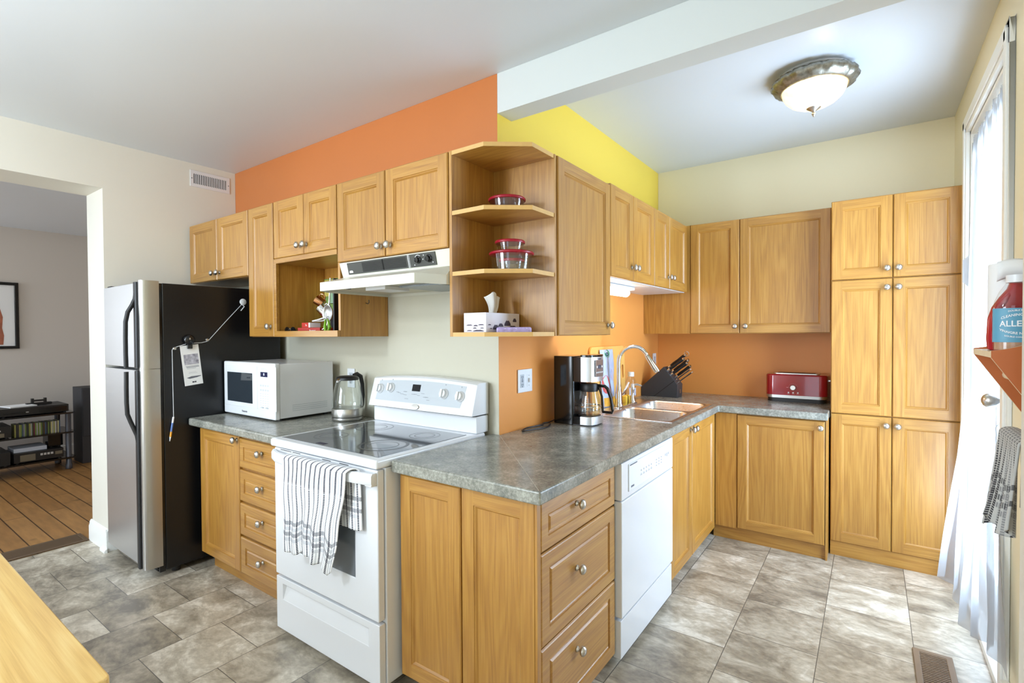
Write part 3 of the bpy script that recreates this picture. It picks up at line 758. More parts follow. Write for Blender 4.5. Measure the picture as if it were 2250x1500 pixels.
# back guard
def arc_top(x): return 1.170+.016*(1-((x-(RX0+RX1)/2)/.378)**2)
g = G().box(RX0, -.105, .926, RX1, -.014, 1.010); obj('riser', g, M['white'], t, bevel=.006)
fy_ = lambda z: -.140+.044*(z-1.016)/.150
g = G(); n = 16
xs = [RX0+(RX1-RX0)*i/n for i in range(n+1)]
for a, b in zip(xs, xs[1:]):
    za, zb = arc_top(a), arc_top(b)
    ya, yb = fy_(za-.008), fy_(zb-.008); g.quad((a,-.140,1.016),(b,-.140,1.016),(b,yb,zb-.008),(a,ya,za-.008)); g.quad((a,ya,za-.008),(b,yb,zb-.008),(b,-.082,zb),(a,-.082,za))
    g.quad((a,-.082,za),(b,-.082,zb),(b,-.014,zb),(a,-.014,za)); g.quad((b,-.140,1.016),(a,-.140,1.016),(a,-.014,1.016),(b,-.014,1.016)); g.quad((a,-.014,1.016),(a,-.014,za),(b,-.014,zb),(b,-.014,1.016))
for x, s in ((RX0, 1),(RX1, -1)):
    P = [(x,-.140,1.016),(x,fy_(arc_top(x)-.008),arc_top(x)-.008),(x,-.082,arc_top(x)),(x,-.014,arc_top(x)),(x,-.014,1.016)]
    g.poly(P if s > 0 else P[::-1])
bg_ = obj('control_console', g, M['white'], t, smooth=True, ang=30)
g = G().box(RX0+.01, -.120, 1.010, RX1-.01, -.02, 1.016); obj('shadow_gap', g, M['hole'], bg_)
sl = math.atan2(.044, .150)
def face(x, f):   # frame on the slanted console: f = 0 bottom .. 1 top
    return Matrix.Translation((x, -.140+.044*f-.0012, 1.016+.150*f)) @ Matrix.Rotation(PI/2-sl, 4, 'X')
g = G(); 
pts = []
for i in range(n+1):
    x = RX0+.052+(RX1-RX0-.115)*i/n; z = arc_top(x)-.022; f = (z-1.016)/.150; pts.append((x,-.140+.044*f-.001,z))
base = [(RX1-.085,-.140+.044*.22-.001,1.049),(RX0+.045,-.140+.044*.22-.001,1.049)]
g.poly(pts[::-1]+base[::-1]); obj('control_panel', g, M['panelgrey'], bg_)
for x, f in ((-.742,.62),(-.655,.68),(-.258,.62),(-.150,.58)):
    g = G().lathe([(.027,0),(.027,.004),(.021,.010),(.020,.020),(.017,.022),(0,.022)], (0,0,0), 26)
    g.box(-.006,-.020,.012,.006,.020,.030)
    o = obj('control_knob', g.tf(face(x, f)), M['white_plastic'], bg_, smooth=True, ang=40)
g = G().box(-.030,-.018,0,.030,.018,.0012).tf(face(-.462,.74)); obj('clock_display', g, M['black'], bg_)
g = G()
random.seed(3)
for k in range(14):
    x = -.60+.27*random.random(); f = .34+.25*random.random(); i0 = len(g.v)
    g.box(-.010-.008*random.random(),-.0012,0,.010,.0012,.0006); g.tf(face(x,f), i0)
for x, f in ((-.742,.93),(-.655,.97),(-.258,.92),(-.150,.88)):
    i0 = len(g.v); g.box(-.003,-.003,0,.003,.003,.0006); g.tf(face(x,f), i0)
obj('panel_print', g, M['greyink'], bg_)
g = G().lathe([(.030,0),(.028,.003),(0,.004)], (0,0,0), 24, 0, 'z', True, (1,.48)).tf(face(-.445,.10)); obj('maker_badge', g, M['nickel'], bg_, smooth=True)
# oven door with window and handle
g = G(); dx0_, dx1_, dz0, dz1 = RX0+.012, RX1-.006, .288, .8835; wx0, wx1, wz0, wz1 = -.692, -.206, .430, .775
g = slab(lambda x, z: not (wx0 < x < wx1 and wz0 < z < wz1), [dx0_, wx0, wx1, dx1_], [dz0, wz0, wz1, dz1], .6665, .700)
for i, v in enumerate(g.v): g.v[i] = Vector((v.x, -v.z, v.y))
d = obj('oven_door', g, M['white'], t, bevel=.006)
g = G().box(wx0-.002, -.697, wz0-.002, wx1+.002, -.690, wz1+.002); obj('window', g, mat('oven_glass', lin(104,110,116), .12), d)
g = G()
hp = [(RX0+.012,-.702),(RX0+.030,-.724),(RX0+.09,-.745),(RX0+.19,-.757),(RX0+.37,-.761),(RX1-.19,-.757),(RX1-.09,-.747),(RX1-.030,-.736),(RX1-.006,-.730)]
for (xa,ya),(xb,yb) in zip(hp, hp[1:]):
    pass
def band(z, off): return [(x,y+off,z) for x,y in hp]
rows = [band(.832,.004),band(.838,0),band(.868,0),band(.876,.006),band(.876,.020),band(.832,.018),band(.832,.004)]
for A, B in zip(rows, rows[1:]):
    for i in range(len(hp)-1): g.quad(A[i],A[i+1],B[i+1],B[i])
for i in (0, len(hp)-1): g.poly([r[i] for r in rows[:-1]])
obj('handle_bracket', G().box(RX1-.050, -.7285, .824, RX1-.008, -.6995, .8755), M['white_plastic'], d, bevel=.004); obj('handle_bracket', G().box(RX0+.012, -.709, .830, RX0+.03, -.6995, .8755), M['white_plastic'], d, bevel=.003)
obj('handle', g, M['white_plastic'], d, smooth=True, ang=35)
g = G()
for x in (-.745,-.715,-.645,-.42,-.30): g.box(x, -.7008, .8775, x+.060, -.6995, .8800)
obj('vent_slots', g, M['hole'], d)
# storage drawer
g = G(); gx0, gx1, gz0, gz1 = -.745, -.128, .176, .246
g = slab(lambda x, z: not (gx0 < x < gx1 and gz0 < z < gz1), [RX0+.012, gx0, gx1, RX1-.006], [.030, gz0, gz1, .276], .6665, .697)
for i, v in enumerate(g.v): g.v[i] = Vector((v.x, -v.z, v.y))
dr = obj('storage_drawer', g, M['white'], t, bevel=.003)
g = G()
o_ = [(gx0-.001,-.6955,gz0-.001),(gx1+.001,-.6955,gz0-.001),(gx1+.001,-.6955,gz1+.001),(gx0-.001,-.6955,gz1+.001)]; i_ = [(gx0+.05,-.680,gz1-.012),(gx1-.05,-.680,gz1-.012),(gx1-.008,-.680,gz1-.003),(gx0+.008,-.680,gz1-.003)]
for k in range(4): g.quad(o_[k],o_[(k+1)%4],i_[(k+1)%4],i_[k])
g.poly(i_); obj('grip_recess', g, M['white'], dr)

# ------------------------------------------------------------------ cooker hood
t = thing('cooker_hood', 'almond cooker hood with a black vent panel', 'cooker hood', (-.405, -.22, 1.62))
HX0, HX1 = -.796, -.014
g = G()
top = [(HX0,-.001),(HX0,-.335),(HX1,-.335),(HX1,-.001)]
mid = [(HX0,-.001),(HX0,-.318),(HX1,-.318),(HX1,-.001)]
lip = [(HX0,-.001),(HX0,-.400),(-.734,-.492),(-.068,-.492),(HX1,-.352),(HX1,-.001)]
mid6 = [(HX0,-.001),(HX0,-.312),(HX0+.05,-.318),(HX1-.05,-.318),(HX1,-.312),(HX1,-.001)]
top6 = [(HX0,-.001),(HX0,-.335),(HX0+.05,-.335),(HX1-.05,-.335),(HX1,-.335),(HX1,-.001)]
lv = [(top6,1.785),(mid6,1.712),(lip,1.668),(lip,1.626)]
for (A,za),(B,zb) in zip(lv, lv[1:]):
    for k in range(6):
        a, b = A[k], A[(k+1)%6]; c, d_ = B[(k+1)%6], B[k]
        g.quad((d_[0],d_[1],zb),(c[0],c[1],zb),(b[0],b[1],za),(a[0],a[1],za))
g.poly([(x,y,1.785) for x,y in top6]); 
obj('shell', g, M['offwhite'], t, smooth=True, ang=25)
g = G().poly([(HX0+.01,-.01,1.640),(HX1-.01,-.01,1.640),(HX1-.01,-.345,1.640),(-.075,-.482,1.640),(-.727,-.482,1.640),(HX0+.01,-.39,1.640)]); obj('underside', g, M['sage'], t)
g = G().box(-.33, -.34, 1.630, -.06, -.05, 1.639); obj('filter', g, M['mesh'], t)
g = G().box(-.50, -.40, 1.622, -.36, -.25, 1.639); obj('lamp_lens', g, M['white_plastic'], t)
g = G().box(-.60, -.44, 1.632, -.585, -.42, 1.639); obj('switch', g, M['ink'], t)
hs_ = math.atan2(.017, .073)
def hf(x, f): return Matrix.Translation((x, -.318-.017*f-.0005, 1.712+.073*f)) @ Matrix.Rotation(PI/2+hs_, 4, 'X')
g = G().box(-.315,-.030,0,.315,.030,.004).tf(hf(-.415,.54)); pn = obj('vent_panel', g, M['hoodpan'], t, bevel=.001)
g = G()
for i in range(7): g.box(-.195,-.022+.0068*i,.004,.125,-.0185+.0068*i,.0056)
g.box(-.042,-.024,.004,-.036,.026,.006); obj('louvres', g.tf(hf(-.415,.54)), M['hole'], pn)
for x in (.205, .275):
    g = G().lathe([(.018,.004),(.018,.007),(.013,.010),(.012,.020),(0,.021)], (x,.003,0), 20); obj('control_knob', g.tf(hf(-.415,.54)), M['black'], pn, smooth=True)
g = G().box(.138,-.03,.004,.142,.03,.0048).box(.147,-.03,.004,.149,.03,.0048)
for k in range(8):
    a = PI*.25+PI*.6*k/7; a2 = PI*.25+PI*.6*(k+1)/7; r0, r1 = .0195, .022
    g.quad((.205+r0*math.cos(a),.003+r0*math.sin(a),.0046),(.205+r1*math.cos(a),.003+r1*math.sin(a),.0046),(.205+r1*math.cos(a2),.003+r1*math.sin(a2),.0046),(.205+r0*math.cos(a2),.003+r0*math.sin(a2),.0046))
for x, y in ((.178,-.020),(.243,.020),(.296,-.016),(.236,.002)): g.lathe([(.0028,.004),(.0028,.0048)], (x,y,0), 8)
g.prism([(-.303,-.022),(-.275,-.022),(-.275,-.014),(-.281,-.010),(-.298,-.010),(-.303,-.014)], 'z', .004, .0048)
obj('emblem_and_marks', g.tf(hf(-.415,.54)), M['vent'], pn)

# ------------------------------------------------------------------ dishwasher
t = thing('dishwasher', 'white built-in dishwasher between drawers and sink cabinet', 'dishwasher', (.4, .34, 0))
DX = .640
g = G().box(.05, .004, .03, DX-.04, .666, .860); obj('body', g, mat('grey_tub', lin(150,152,152), .5), t)
g = G().box(DX-.038, .002, .205, DX, .668, .700); obj('door', g, M['white'], t, bevel=.006)
g = G().box(DX-.038, .002, .703, DX-.0, .668, .862); cp = obj('control_panel', g, M['white'], t, bevel=.006)
g = G().prism([(.070,.728),(.600,.728),(.618,.742),(.618,.826),(.596,.846),(.070,.846)], 'x', DX-.001, DX+.005); obj('control_fascia', g, M['white_plastic'], cp, bevel=.003)
g = G().box(DX-.045, .004, .03, DX-.006, .666, .192); obj('kick_panel', g, M['white'], t, bevel=.003)
g = G()
for k in range(5): g.box(DX+.0052,.205+.032*k,.788,DX+.0056,.212+.032*k,.795).box(DX+.0052,.200+.032*k,.770,DX+.0056,.217+.032*k,.773).box(DX+.0052,.202+.032*k,.776,DX+.0056,.214+.032*k,.778)
for k in range(3):
    for j in range(3): g.box(DX+.0052,.400+.035*k,.768+.014*j,DX+.0056,.410+.035*k,.773+.014*j)
for k in range(3): g.box(DX+.0052,.530+.022*k,.790-.006*(k%2),DX+.0056,.540+.022*k,.802)
obj('panel_print', g, M['greyink'], cp)
g = G().box(DX+.0052,.078,.838,DX+.0056,.160,.843).box(DX+.0052,.090,.742,DX+.0056,.125,.750); obj('badge', g, M['midink'], cp)

# ------------------------------------------------------------------ microwave
t = thing('microwave', 'white microwave oven on the worktop next to the fridge', 'microwave', (-1.556, -.25, ZT1))
MX0, MX1 = -1.856, -1.258
g = G().box(MX0+.006, -.405, .928, MX1-.004, -.055, 1.244); obj('body', g, M['white'], t, bevel=.005)
for x in (MX0+.05, MX1-.05):
    for y in (-.38,-.08): obj('foot', G().lathe([(.014,ZT1),(.014,.930)], (x,y,0), 10), M['blackm'], t)
g = G().box(MX0, -.438, .924, MX1, -.4055, 1.248); fr = obj('front', g, M['white_plastic'], t, bevel=.008, seg=3)
g = G().box(MX0+.018, -.4405, .975, -1.448, -.4375, 1.228); obj('door', g, M['white_plastic'], t, bevel=.001)
g = G().box(-1.803, -.4418, 1.003, -1.500, -.440, 1.183); obj('window', g, mat('dark_window', lin(44,52,60), .06, coat=.4), fr)
g = G().box(-1.442, -.4405, .975, MX1+.018, -.4375, 1.228); cp = obj('keypad', g, M['white_plastic'], fr, bevel=.001)
g = G().box(-1.405, -.4418, 1.168, -1.330, -.440, 1.196); obj('clock_display', g, mat('display_navy', lin(34,36,72), .2), fr)
dg_ = mat('lit_digit', lin(220,228,255), .4, emit=(.85,.9,1,1), estr=1.2)
obj('digit', G().text('0', .022, T_front(-1.367,-.4421,1.182), 0, .0002), dg_, fr)
g = G()
for r in range(2):
    for c in range(4): g.box(-1.412+.026*c,-.4412,1.112-.026*r,-1.396+.026*c,-.4404,1.122-.026*r)
for r in range(7):
    for c in range(4): g.box(-1.412+.026*c,-.4412,1.068-.0135*r,-1.399+.026*c,-.4404,1.071-.0135*r)
g.box(-1.40,-.4412,.985,-1.375,-.4404,.994).box(-1.35,-.4412,.985,-1.325,-.4404,.994).box(-1.40,-.4412,1.212,-1.335,-.4404,1.215)
obj('keypad_print', g, mat('faint_print', lin(196,200,204), .6), fr)
obj('lettering', G().text('Panasonic', .016, T_front(-1.60,-.4386,.950), 0, .0003, bold=True), M['midink'], fr)
g = G()
for k in range(4): g.box(MX1-.0042,-.33,.965+.011*k,MX1-.0034,-.10,.968+.011*k)
obj('side_vents', g, M['panelgrey'], t)

# ------------------------------------------------------------------ ceiling lamp
LX, LY = 1.235, 1.135
t = thing('ceiling_lamp', 'flush ceiling lamp with ornate pewter rim and frosted bowl', 'ceiling lamp', (LX, LY, 2.55))
g = G().lathe([(.10,HA-.0005),(.165,HA-.0005),(.172,HA-.012),(.160,HA-.018),(.160,HA-.024)], (LX,LY,0), 40); obj('ceiling_plate', g, M['vent'], t, smooth=True)
g = G(); seg = 96
prof = [(.165,HA-.020),(.192,HA-.026),(.200,HA-.036),(.198,HA-.050),(.185,HA-.066),(.168,HA-.078),(.158,HA-.082),(.152,HA-.082),(.150,HA-.074)]
vs = []
for i, (r, z) in enumerate(prof):
    for k in range(seg):
        a = 2*PI*k/seg; q = 1 if 1 <= i <= 4 else 0
        rr = r+q*(.004*math.sin(16*a)+.0025*math.sin(48*a+i*2)); vs.append((LX+rr*math.cos(a), LY+rr*math.sin(a), z+q*.0025*math.sin(32*a+i)))
g._add(vs, [(i*seg+k, i*seg+(k+1)%seg, (i+1)*seg+(k+1)%seg, (i+1)*seg+k) for i in range(len(prof)-1) for k in range(seg)], 0)
obj('rim', g, mat('antique_pewter', lin(150,146,134), .36, .85, noise=.35, nscale=60, bump=.8), t, smooth=True, ang=80)
def bowl_mat():
    m = bpy.data.materials.new('lit_alabaster_glass'); m.use_nodes = True; N = m.node_tree.nodes; L = m.node_tree.links; N.clear()
    out = N.new('ShaderNodeOutputMaterial'); em = N.new('ShaderNodeEmission'); tr = N.new('ShaderNodeBsdfTransparent'); tl = N.new('ShaderNodeBsdfTranslucent')
    tc = N.new('ShaderNodeTexCoord'); wv = N.new('ShaderNodeTexNoise'); wv.inputs['Scale'].default_value = 9; wv.inputs['Distortion'].default_value = 2.5
    cr = N.new('ShaderNodeValToRGB'); cr.color_ramp.elements[0].position = .40; cr.color_ramp.elements[0].color = lin(216,206,168); cr.color_ramp.elements[1].position = .55; cr.color_ramp.elements[1].color = lin(255,246,214)
    L.new(tc.outputs['Object'], wv.inputs[0]); L.new(wv.outputs[0], cr.inputs[0]); L.new(cr.outputs[0], em.inputs[0]); em.inputs[1].default_value = .34
    tl.inputs[0].default_value = lin(150,140,112)
    a = N.new('ShaderNodeMixShader'); a.inputs[0].default_value = .25; L.new(tl.outputs[0], a.inputs[1]); L.new(tr.outputs[0], a.inputs[2])
    b = N.new('ShaderNodeAddShader'); L.new(a.outputs[0], b.inputs[0]); L.new(em.outputs[0], b.inputs[1]); L.new(b.outputs[0], out.inputs[0])
    return m
g = G().lathe([(.150,HA-.078),(.146,HA-.10),(.132,HA-.125),(.105,HA-.150),(.070,HA-.168),(.032,HA-.178),(.012,HA-.180)], (LX,LY,0), 40, 0, 'z', False); obj('bowl', g, bowl_mat(), t, smooth=True)
g = G().lathe([(.030,HA-.172),(.034,HA-.178),(.024,HA-.186),(.010,HA-.194),(.006,HA-.200),(.009,HA-.205),(.010,HA-.210),(.006,HA-.216),(.005,HA-.220),(0,HA-.226)], (LX,LY,0), 20); obj('finial', g, M['nickel'], t, smooth=True)
ld = bpy.data.lights.new('bulb', 'POINT'); ld.energy = 6; ld.color = (1,.90,.70); ld.shadow_soft_size = .04
lo = bpy.data.objects.new('bulb', ld); C.objects.link(lo); lo.location = (LX+.04, LY-.03, HA-.11)
# light under the wall cabinets by the sink
t = thing('undercabinet_light', 'lit white strip light under the sink wall cabinets', 'light', (.17, .87, 1.66))
g = G().box(.13, .56, 1.690, .22, 1.20, 1.711); obj('housing', g, M['white_plastic'], t, bevel=.004)
g = G().tube([(.175,.57,1.675),(.175,.60,1.672),(.175,1.16,1.672),(.175,1.195,1.676)], [.012,.026,.026,.014], 12, 0, True); obj('diffuser', g, mat('lit_diffuser', lin(255,250,236), .5, emit=(1,.93,.78,1), estr=13.0), t, smooth=True)
# ------------------------------------------------------------------ towels
def towel_mat(name, base, dark, grey, n):
    m, N, L, b = new_mat(name)
    at = N.new('ShaderNodeUVMap'); sp = N.new('ShaderNodeSeparateXYZ'); L.new(at.outputs[0], sp.inputs[0])
    def mt(op, a, c=None, d=None):
        k = N.new('ShaderNodeMath'); k.operation = op
        for i, v in enumerate((a, c, d)):
            if v is None: continue
            if isinstance(v, (int, float)): k.inputs[i].default_value = v
            else: L.new(v, k.inputs[i])
        return k.outputs[0]
    u = mt('MULTIPLY', sp.outputs[0], n)
    fu = mt('FRACT', u)
    s_d = mt('LESS_THAN', mt('ABSOLUTE', mt('SUBTRACT', fu, .5)), .15)
    s_g = mt('LESS_THAN', mt('ABSOLUTE', mt('SUBTRACT', mt('FRACT', mt('ADD', u, .5)), .5)), .10)
    v = sp.outputs[1]   # metres from the hem
    def band(c, w): return mt('LESS_THAN', mt('ABSOLUTE', mt('SUBTRACT', v, c)), w)
    b_d = mt('MAXIMUM', band(.078, .008), band(.125, .008)); b_g = mt('MAXIMUM', band(.101, .007), band(.055, .007))
    dash = mt('LESS_THAN', mt('FRACT', mt('MULTIPLY', v, 150)), .72)
    dash2 = mt('LESS_THAN', mt('FRACT', mt('MULTIPLY', sp.outputs[0], n*6)), .7)
    edge = mt('GREATER_THAN', mt('ABSOLUTE', mt('SUBTRACT', sp.outputs[0], .5)), .47)
    inn = mt('SUBTRACT', 1.0, edge)
    fd = mt('MULTIPLY', mt('MULTIPLY', s_d, dash), inn); bd = mt('MULTIPLY', mt('MULTIPLY', b_d, dash2), .8)
    fg = mt('MULTIPLY', mt('MAXIMUM', mt('MULTIPLY', s_g, dash), mt('MULTIPLY', b_g, dash2)), inn)
    m1 = N.new('ShaderNodeMix'); m1.data_type = 'RGBA'; L.new(mt('MULTIPLY', fg, .8), m1.inputs[0]); m1.inputs[6].default_value = base; m1.inputs[7].default_value = grey
    m2 = N.new('ShaderNodeMix'); m2.data_type = 'RGBA'; L.new(mt('MAXIMUM', fd, bd), m2.inputs[0]); L.new(m1.outputs[2], m2.inputs[6]); m2.inputs[7].default_value = dark
    L.new(m2.outputs[2], b.inputs['Base Color']); b.inputs['Roughness'].default_value = .95; b.inputs['Sheen Weight'].default_value = .2
    tc = N.new('ShaderNodeTexCoord'); nz = N.new('ShaderNodeTexNoise'); nz.inputs['Scale'].default_value = 350; L.new(tc.outputs['Object'], nz.inputs[0])
    bp = N.new('ShaderNodeBump'); bp.inputs['Strength'].default_value = .5; bp.inputs['Distance'].default_value = .002; L.new(nz.outputs[0], bp.inputs['Height']); L.new(bp.outputs[0], b.inputs['Normal'])
    return m
def towel(name, fn, uvfn, nu, nv, m, label, cat, thick=.004):
    g = G().grid(fn, nu, nv); o = obj(name, g, m, None, smooth=True, solid=thick, ang=80)
    uv = o.data.uv_layers.new(name='UVMap')
    for lp in o.data.loops:
        i = lp.vertex_index; uv.data[lp.index].uv = uvfn((i % (nu+1))/nu, (i//(nu+1))/nv)
    return tag(o, label, cat)
def hp_y(x):
    for (xa,ya),(xb,yb) in zip(hp, hp[1:]):
        if xa <= x <= xb: return ya+(yb-ya)*(x-xa)/(xb-xa)
    return -.757
LB, LTOP = .235, .09     # back drop, over-the-handle length
def tw_len(u): return .385 + .010*math.sin(u*11) + .004*math.sin(u*31) + (.055*max(0,(u-.80)/.12) if u < .92 else .055*(1-(u-.92)/.3))
def tw(u, v):
    Lf = tw_len(u); tot = LB+LTOP+Lf; s = v*tot
    xt = -.610+.440*u
    yh = hp_y(xt)
    if s < LB:      # behind the handle
        d = LB-s; w = d/LB
        x = xt + .030 + .012*math.sin(u*9)*w; return (x, yh+.030+.004*math.sin(u*26)*w, .874-d)
    if s < LB+LTOP:
        a = (s-LB)/LTOP*PI; return (xt+.030*(1-(s-LB)/LTOP), yh+.010+.020*math.cos(a)-.0, .874+.012*math.sin(a))
    d = s-LB-LTOP; w = d/.40
    x = xt + (.050*(1-u)*.9-.085*u)*w**1.1*1.0 + .004*math.sin(d*30+u*5)
    return (x, yh-.012-.006*w*(1+math.sin(u*30+1.2*w))-.007*w*(1+math.sin(u*12+.6)), .874-d)
def tw_uv(u, v):
    Lf = tw_len(u); s = v*(LB+LTOP+Lf)
    return (u, s if s < LB else LB+LTOP+Lf-s if s > LB+LTOP+.1 else .4)
towel('towel', tw, tw_uv, 90, 90, towel_mat('striped_cotton', lin(244,245,247), lin(38,38,58), lin(176,178,186), 13), 'white towel with navy and grey stripes over the oven handle', 'towel')

# ------------------------------------------------------------------ glass containers on the corner shelf
def container(x, y, z, r, h, label, lidh=.014):
    t = thing('glass_container', label, 'food container', (x, y, z), 0, None)
    g = G().lathe([(0,.001),(r*.80,.001),(r*.86,.006),(r*.95,h-.004),(r*.95,h),(r*.92,h),(r*.92,h-.004),(r*.83,.008),(0,.005)], (0,0,0), 40, 0, 'z', False); obj('bowl', g, M['glass'], t, False, smooth=True)
    g = G().lathe([(r*.99,h-.005),(r*1.02,h-.002),(r*1.02,h+.003),(r*.97,h+.007),(r*.90,h+.005),(0,h+.004)], (0,0,0), 40); obj('lid', g, M['redlid'], t, False, smooth=True, ang=50, label='red plastic lid')
    return t
S1, S2, S3 = 1.943+.0003, 1.680+.0003, BU+.018+.0003
container(.165, -.150, S1, .082, .060, 'round glass food container with red lid alone on the higher shelf')
container(.188, -.150, S2, .098, .082, 'large round glass food container with red lid, lower of two stacked')
container(.180, -.150, S2+.0895, .066, .044, 'small round glass food container with red lid atop the larger one')
container(.192, -.155, S2+.0056, .056, .045, 'small red-lidded container seen inside the large glass container')
# tissue box
t = thing('tissue_box', 'white tissue box with a beach stones print on the corner shelf', 'tissue box', (.100, -.178, S3), PI/2)
g = G().box(-.1235,-.062,0,.1235,.062,.084); obj('carton', g, mat('carton_print', lin(226,222,230), .6, noise=.06, nscale=14), t, False, bevel=.001)
random.seed(5)
g = G()
def stone(cx, cz, w, h, fx):
    pts = []
    for k in range(9):
        a = PI*k/8; pts.append((cx+w*math.cos(a), cz+h*math.sin(a)*(1 if k % 2 else .85)))
    g.prism(pts, 'y' if fx == 'y' else 'x', (-.0628 if fx == 'y' else -.1243), (-.0621 if fx == 'y' else -.1236))
for cx, cz, w, h in ((-.055,.012,.022,.022),(-.02,.024,.018,.016),(.03,.028,.024,.026),(.085,.046,.014,.018),(.07,.018,.03,.012),(-.10,.03,.010,.005),(-.09,.014,.008,.004)): stone(cx,cz,w,h,'y')
for cx, cz, w, h in ((-.035,.030,.016,.005),(-.005,.026,.012,.006),(.03,.029,.017,.005),(-.04,.016,.010,.004),(.0,.016,.010,.005),(-.02,.004,.03,.007),(.03,.006,.014,.004)): stone(cx,cz,w,h,'x')
obj('stone_print', g, mat('stone_print', lin(74,66,84), .7), t, False)
def tis(u, v):
    a = (u-.5)*2; w = .024+.034*v**.7
    return (a*w+.012*v+.006*math.sin(v*4), .010*math.sin(a*7+v*2)*v+.012*math.sin(a*3), .078+.102*v*(1-.22*a*a*v)+.004*math.sin(a*9)*v)
g = G().grid(tis, 24, 14); obj('tissue', g, M['tissue'], t, False, smooth=True, ang=80, solid=.001)
t = thing('tissue_packet', 'small lilac tissue packet lying beside the tissue box', 'tissue packet', (.238, -.205, S3), math.radians(35))
g = G().rbox(-.075,-.026,0,.075,.026,.021,.008,0,4,.008); obj('wrapper', g, M['purple'], t, False, smooth=True)
g = G()
for k in range(6): g.lathe([(.004,0),(.003,.0006)], (-.060+.023*k,-.0258,.009+.003*(k%2)), 7, 0, 'y')
obj('print', g, M['tissue'], t, False)

# ------------------------------------------------------------------ things in the open nook
NZ = BU+.0183
def at_y(px, py, y):
    d = _r*((px-1125)/1104.98)+_u*(-(py-750)/1104.98)+_f; k = (y-CAM.y)/d.y; return CAM+d*k
t = thing('sunglasses', 'dark folded sunglasses at the front left of the nook', 'sunglasses', (-1.330, -.300, NZ))
for s in (-1, 1):
    g = G().lathe([(.026,0),(.0255,.0022),(0,.0035)], (s*.031,0,.021), 22, 0, 'y', True, (.75,1)); obj('lens', g, M['black'], t, False, smooth=True)
    g = G().tube([(s*.058,.002,.026),(s*.056,.03,.026),(s*.03,.045,.022),(-s*.02,.048,.018)], .0018, 6); obj('temple', g, M['blackm'], t, False)
g = G().tube([(-.010,0,.026),(0,-.002,.029),(.010,0,.026)], .002, 6); obj('bridge', g, M['nickel'], t, False)
t = thing('red_box', 'red printed carton lying in the nook, lower of two', 'box', (-1.165, -.240, NZ), math.radians(4))
g = G().box(-.10,-.045,0,.10,.045,.034); obj('carton', g, mat('red_carton', lin(176,52,44), .5), t, False, bevel=.001)
obj('print', G().text('burger', .020, T_front(.035,-.0455,.016), 0, .0003, bold=True), M['tissue'], t, False)
t = thing('red_box', 'red printed carton with a white end, upper of two in the nook', 'box', (-1.175, -.235, NZ+.0345), math.radians(-3))
g = G().box(-.085,-.035,0,-.012,.035,.030); obj('carton', g, mat('red_carton_bright', lin(190,56,46), .5), t, False, bevel=.001)
obj('end_flap', G().box(-.0118,-.034,.001,.004,.034,.029), M['tissue'], t, False, bevel=.001, label='white end flap')
obj('print', G().text('Su', .016, T_front(-.035,-.0356,.015), 0, .0003), M['tissue'], t, False)
def hang_cup(name, label, x, y, z, r, h, m, tilt, rz):
    t = thing(name, label, 'cup', (x, y, z)); t.rotation_euler = (tilt[0], tilt[1], rz)
    g = G().lathe([(0,.002),(r*.8,.002),(r*.9,.008),(r,h),(r*.95,h),(r*.85,.010),(0,.007)], (0,0,0), 28, 0, 'z', False); obj('body', g, m, t, False, smooth=True)
    g = G().tube([(r*.92,0,h*.85),(r+.018,0,h*.80),(r+.024,0,h*.5),(r+.014,0,h*.22),(r*.86,0,h*.2)], .004, 8); obj('handle', g, m, t, False, smooth=True)
    return t
SB = -.0105
hang_cup('steel_cup', 'shiny steel measuring cup leaning at the left of the nook clutter', -1.125, -.170, NZ+.098, .034, .080, M['chrome'], (math.radians(20), math.radians(-38)), 0)
hang_cup('steel_cup', 'small copper-toned cup behind the steel measuring cup', -1.185, -.165, NZ+.175, .030, .055, mat('copper', lin(190,140,100), .2, 1), (math.radians(30), math.radians(-50)), 0)
hang_cup('mug', 'green mug hanging upside down under the hood edge', -1.085, -.150, NZ+.262, .040, .085, mat('green_glaze', lin(120,150,118), .3), (PI, 0), 0)
t = thing('ladle', 'steel ladle with a shallow round bowl standing in the nook', 'ladle', (-1.040, -.235, NZ+.115))
g = G().lathe([(.046,-.010),(.042,0),(.030,.010),(.014,.015),(0,.016)], (0,0,0), 26, 0, 'y', False); obj('bowl', g, M['steelv'], t, False, smooth=True, solid=.002)
g = G().tube([(0,-.006,-.044),(-.008,-.010,-.08),(-.05,-.05,-.108)], .0032, 8).tube([(.010,-.004,.044),(.018,-.004,.11),(.02,0,.20)], .004, 8); obj('handle', g, M['nickel'], t, False, smooth=True)
t = thing('utensil_pot', 'dark round utensil pot at the back of the nook', 'pot', (-1.150, -.080, NZ))
g = G().lathe([(0,.001),(.05,.001),(.056,.01),(.058,.12),(.054,.12),(.050,.012),(0,.01)], (0,0,0), 28, 0, 'z', False); obj('pot', g, M['charcoal'], t, False, smooth=True)
for k, (dx, dy, l, m, lab) in enumerate(((-.03,.0,.24,M['nickel'],'thin steel whisk handle, leftmost in the utensil pot'),(-.005,.012,.26,M['nickel'],'thin steel spoon handle, middle of the utensil pot'),(.022,-.005,.25,M['darkbrown'],'brown wooden spoon handle in the utensil pot'),(.036,.01,.23,M['wood_light'],'pale wooden spoon handle, rightmost in the utensil pot'))):
    g = G().tube([(-1.150+dx*.6,-.085+dy*.6,NZ+.015),(-1.150+dx*1.3,-.085+dy*1.3,NZ+l)], [.004,.0055], 8); o = obj('utensil', g, m, None, smooth=True); tag(o, lab, 'utensil')
t = thing('peeler', 'lime green handled tool at the right of the nook', 'kitchen tool', (-.985, -.280, NZ), 0)
gm = mat('lime_plastic', lin(150,206,72), .4)
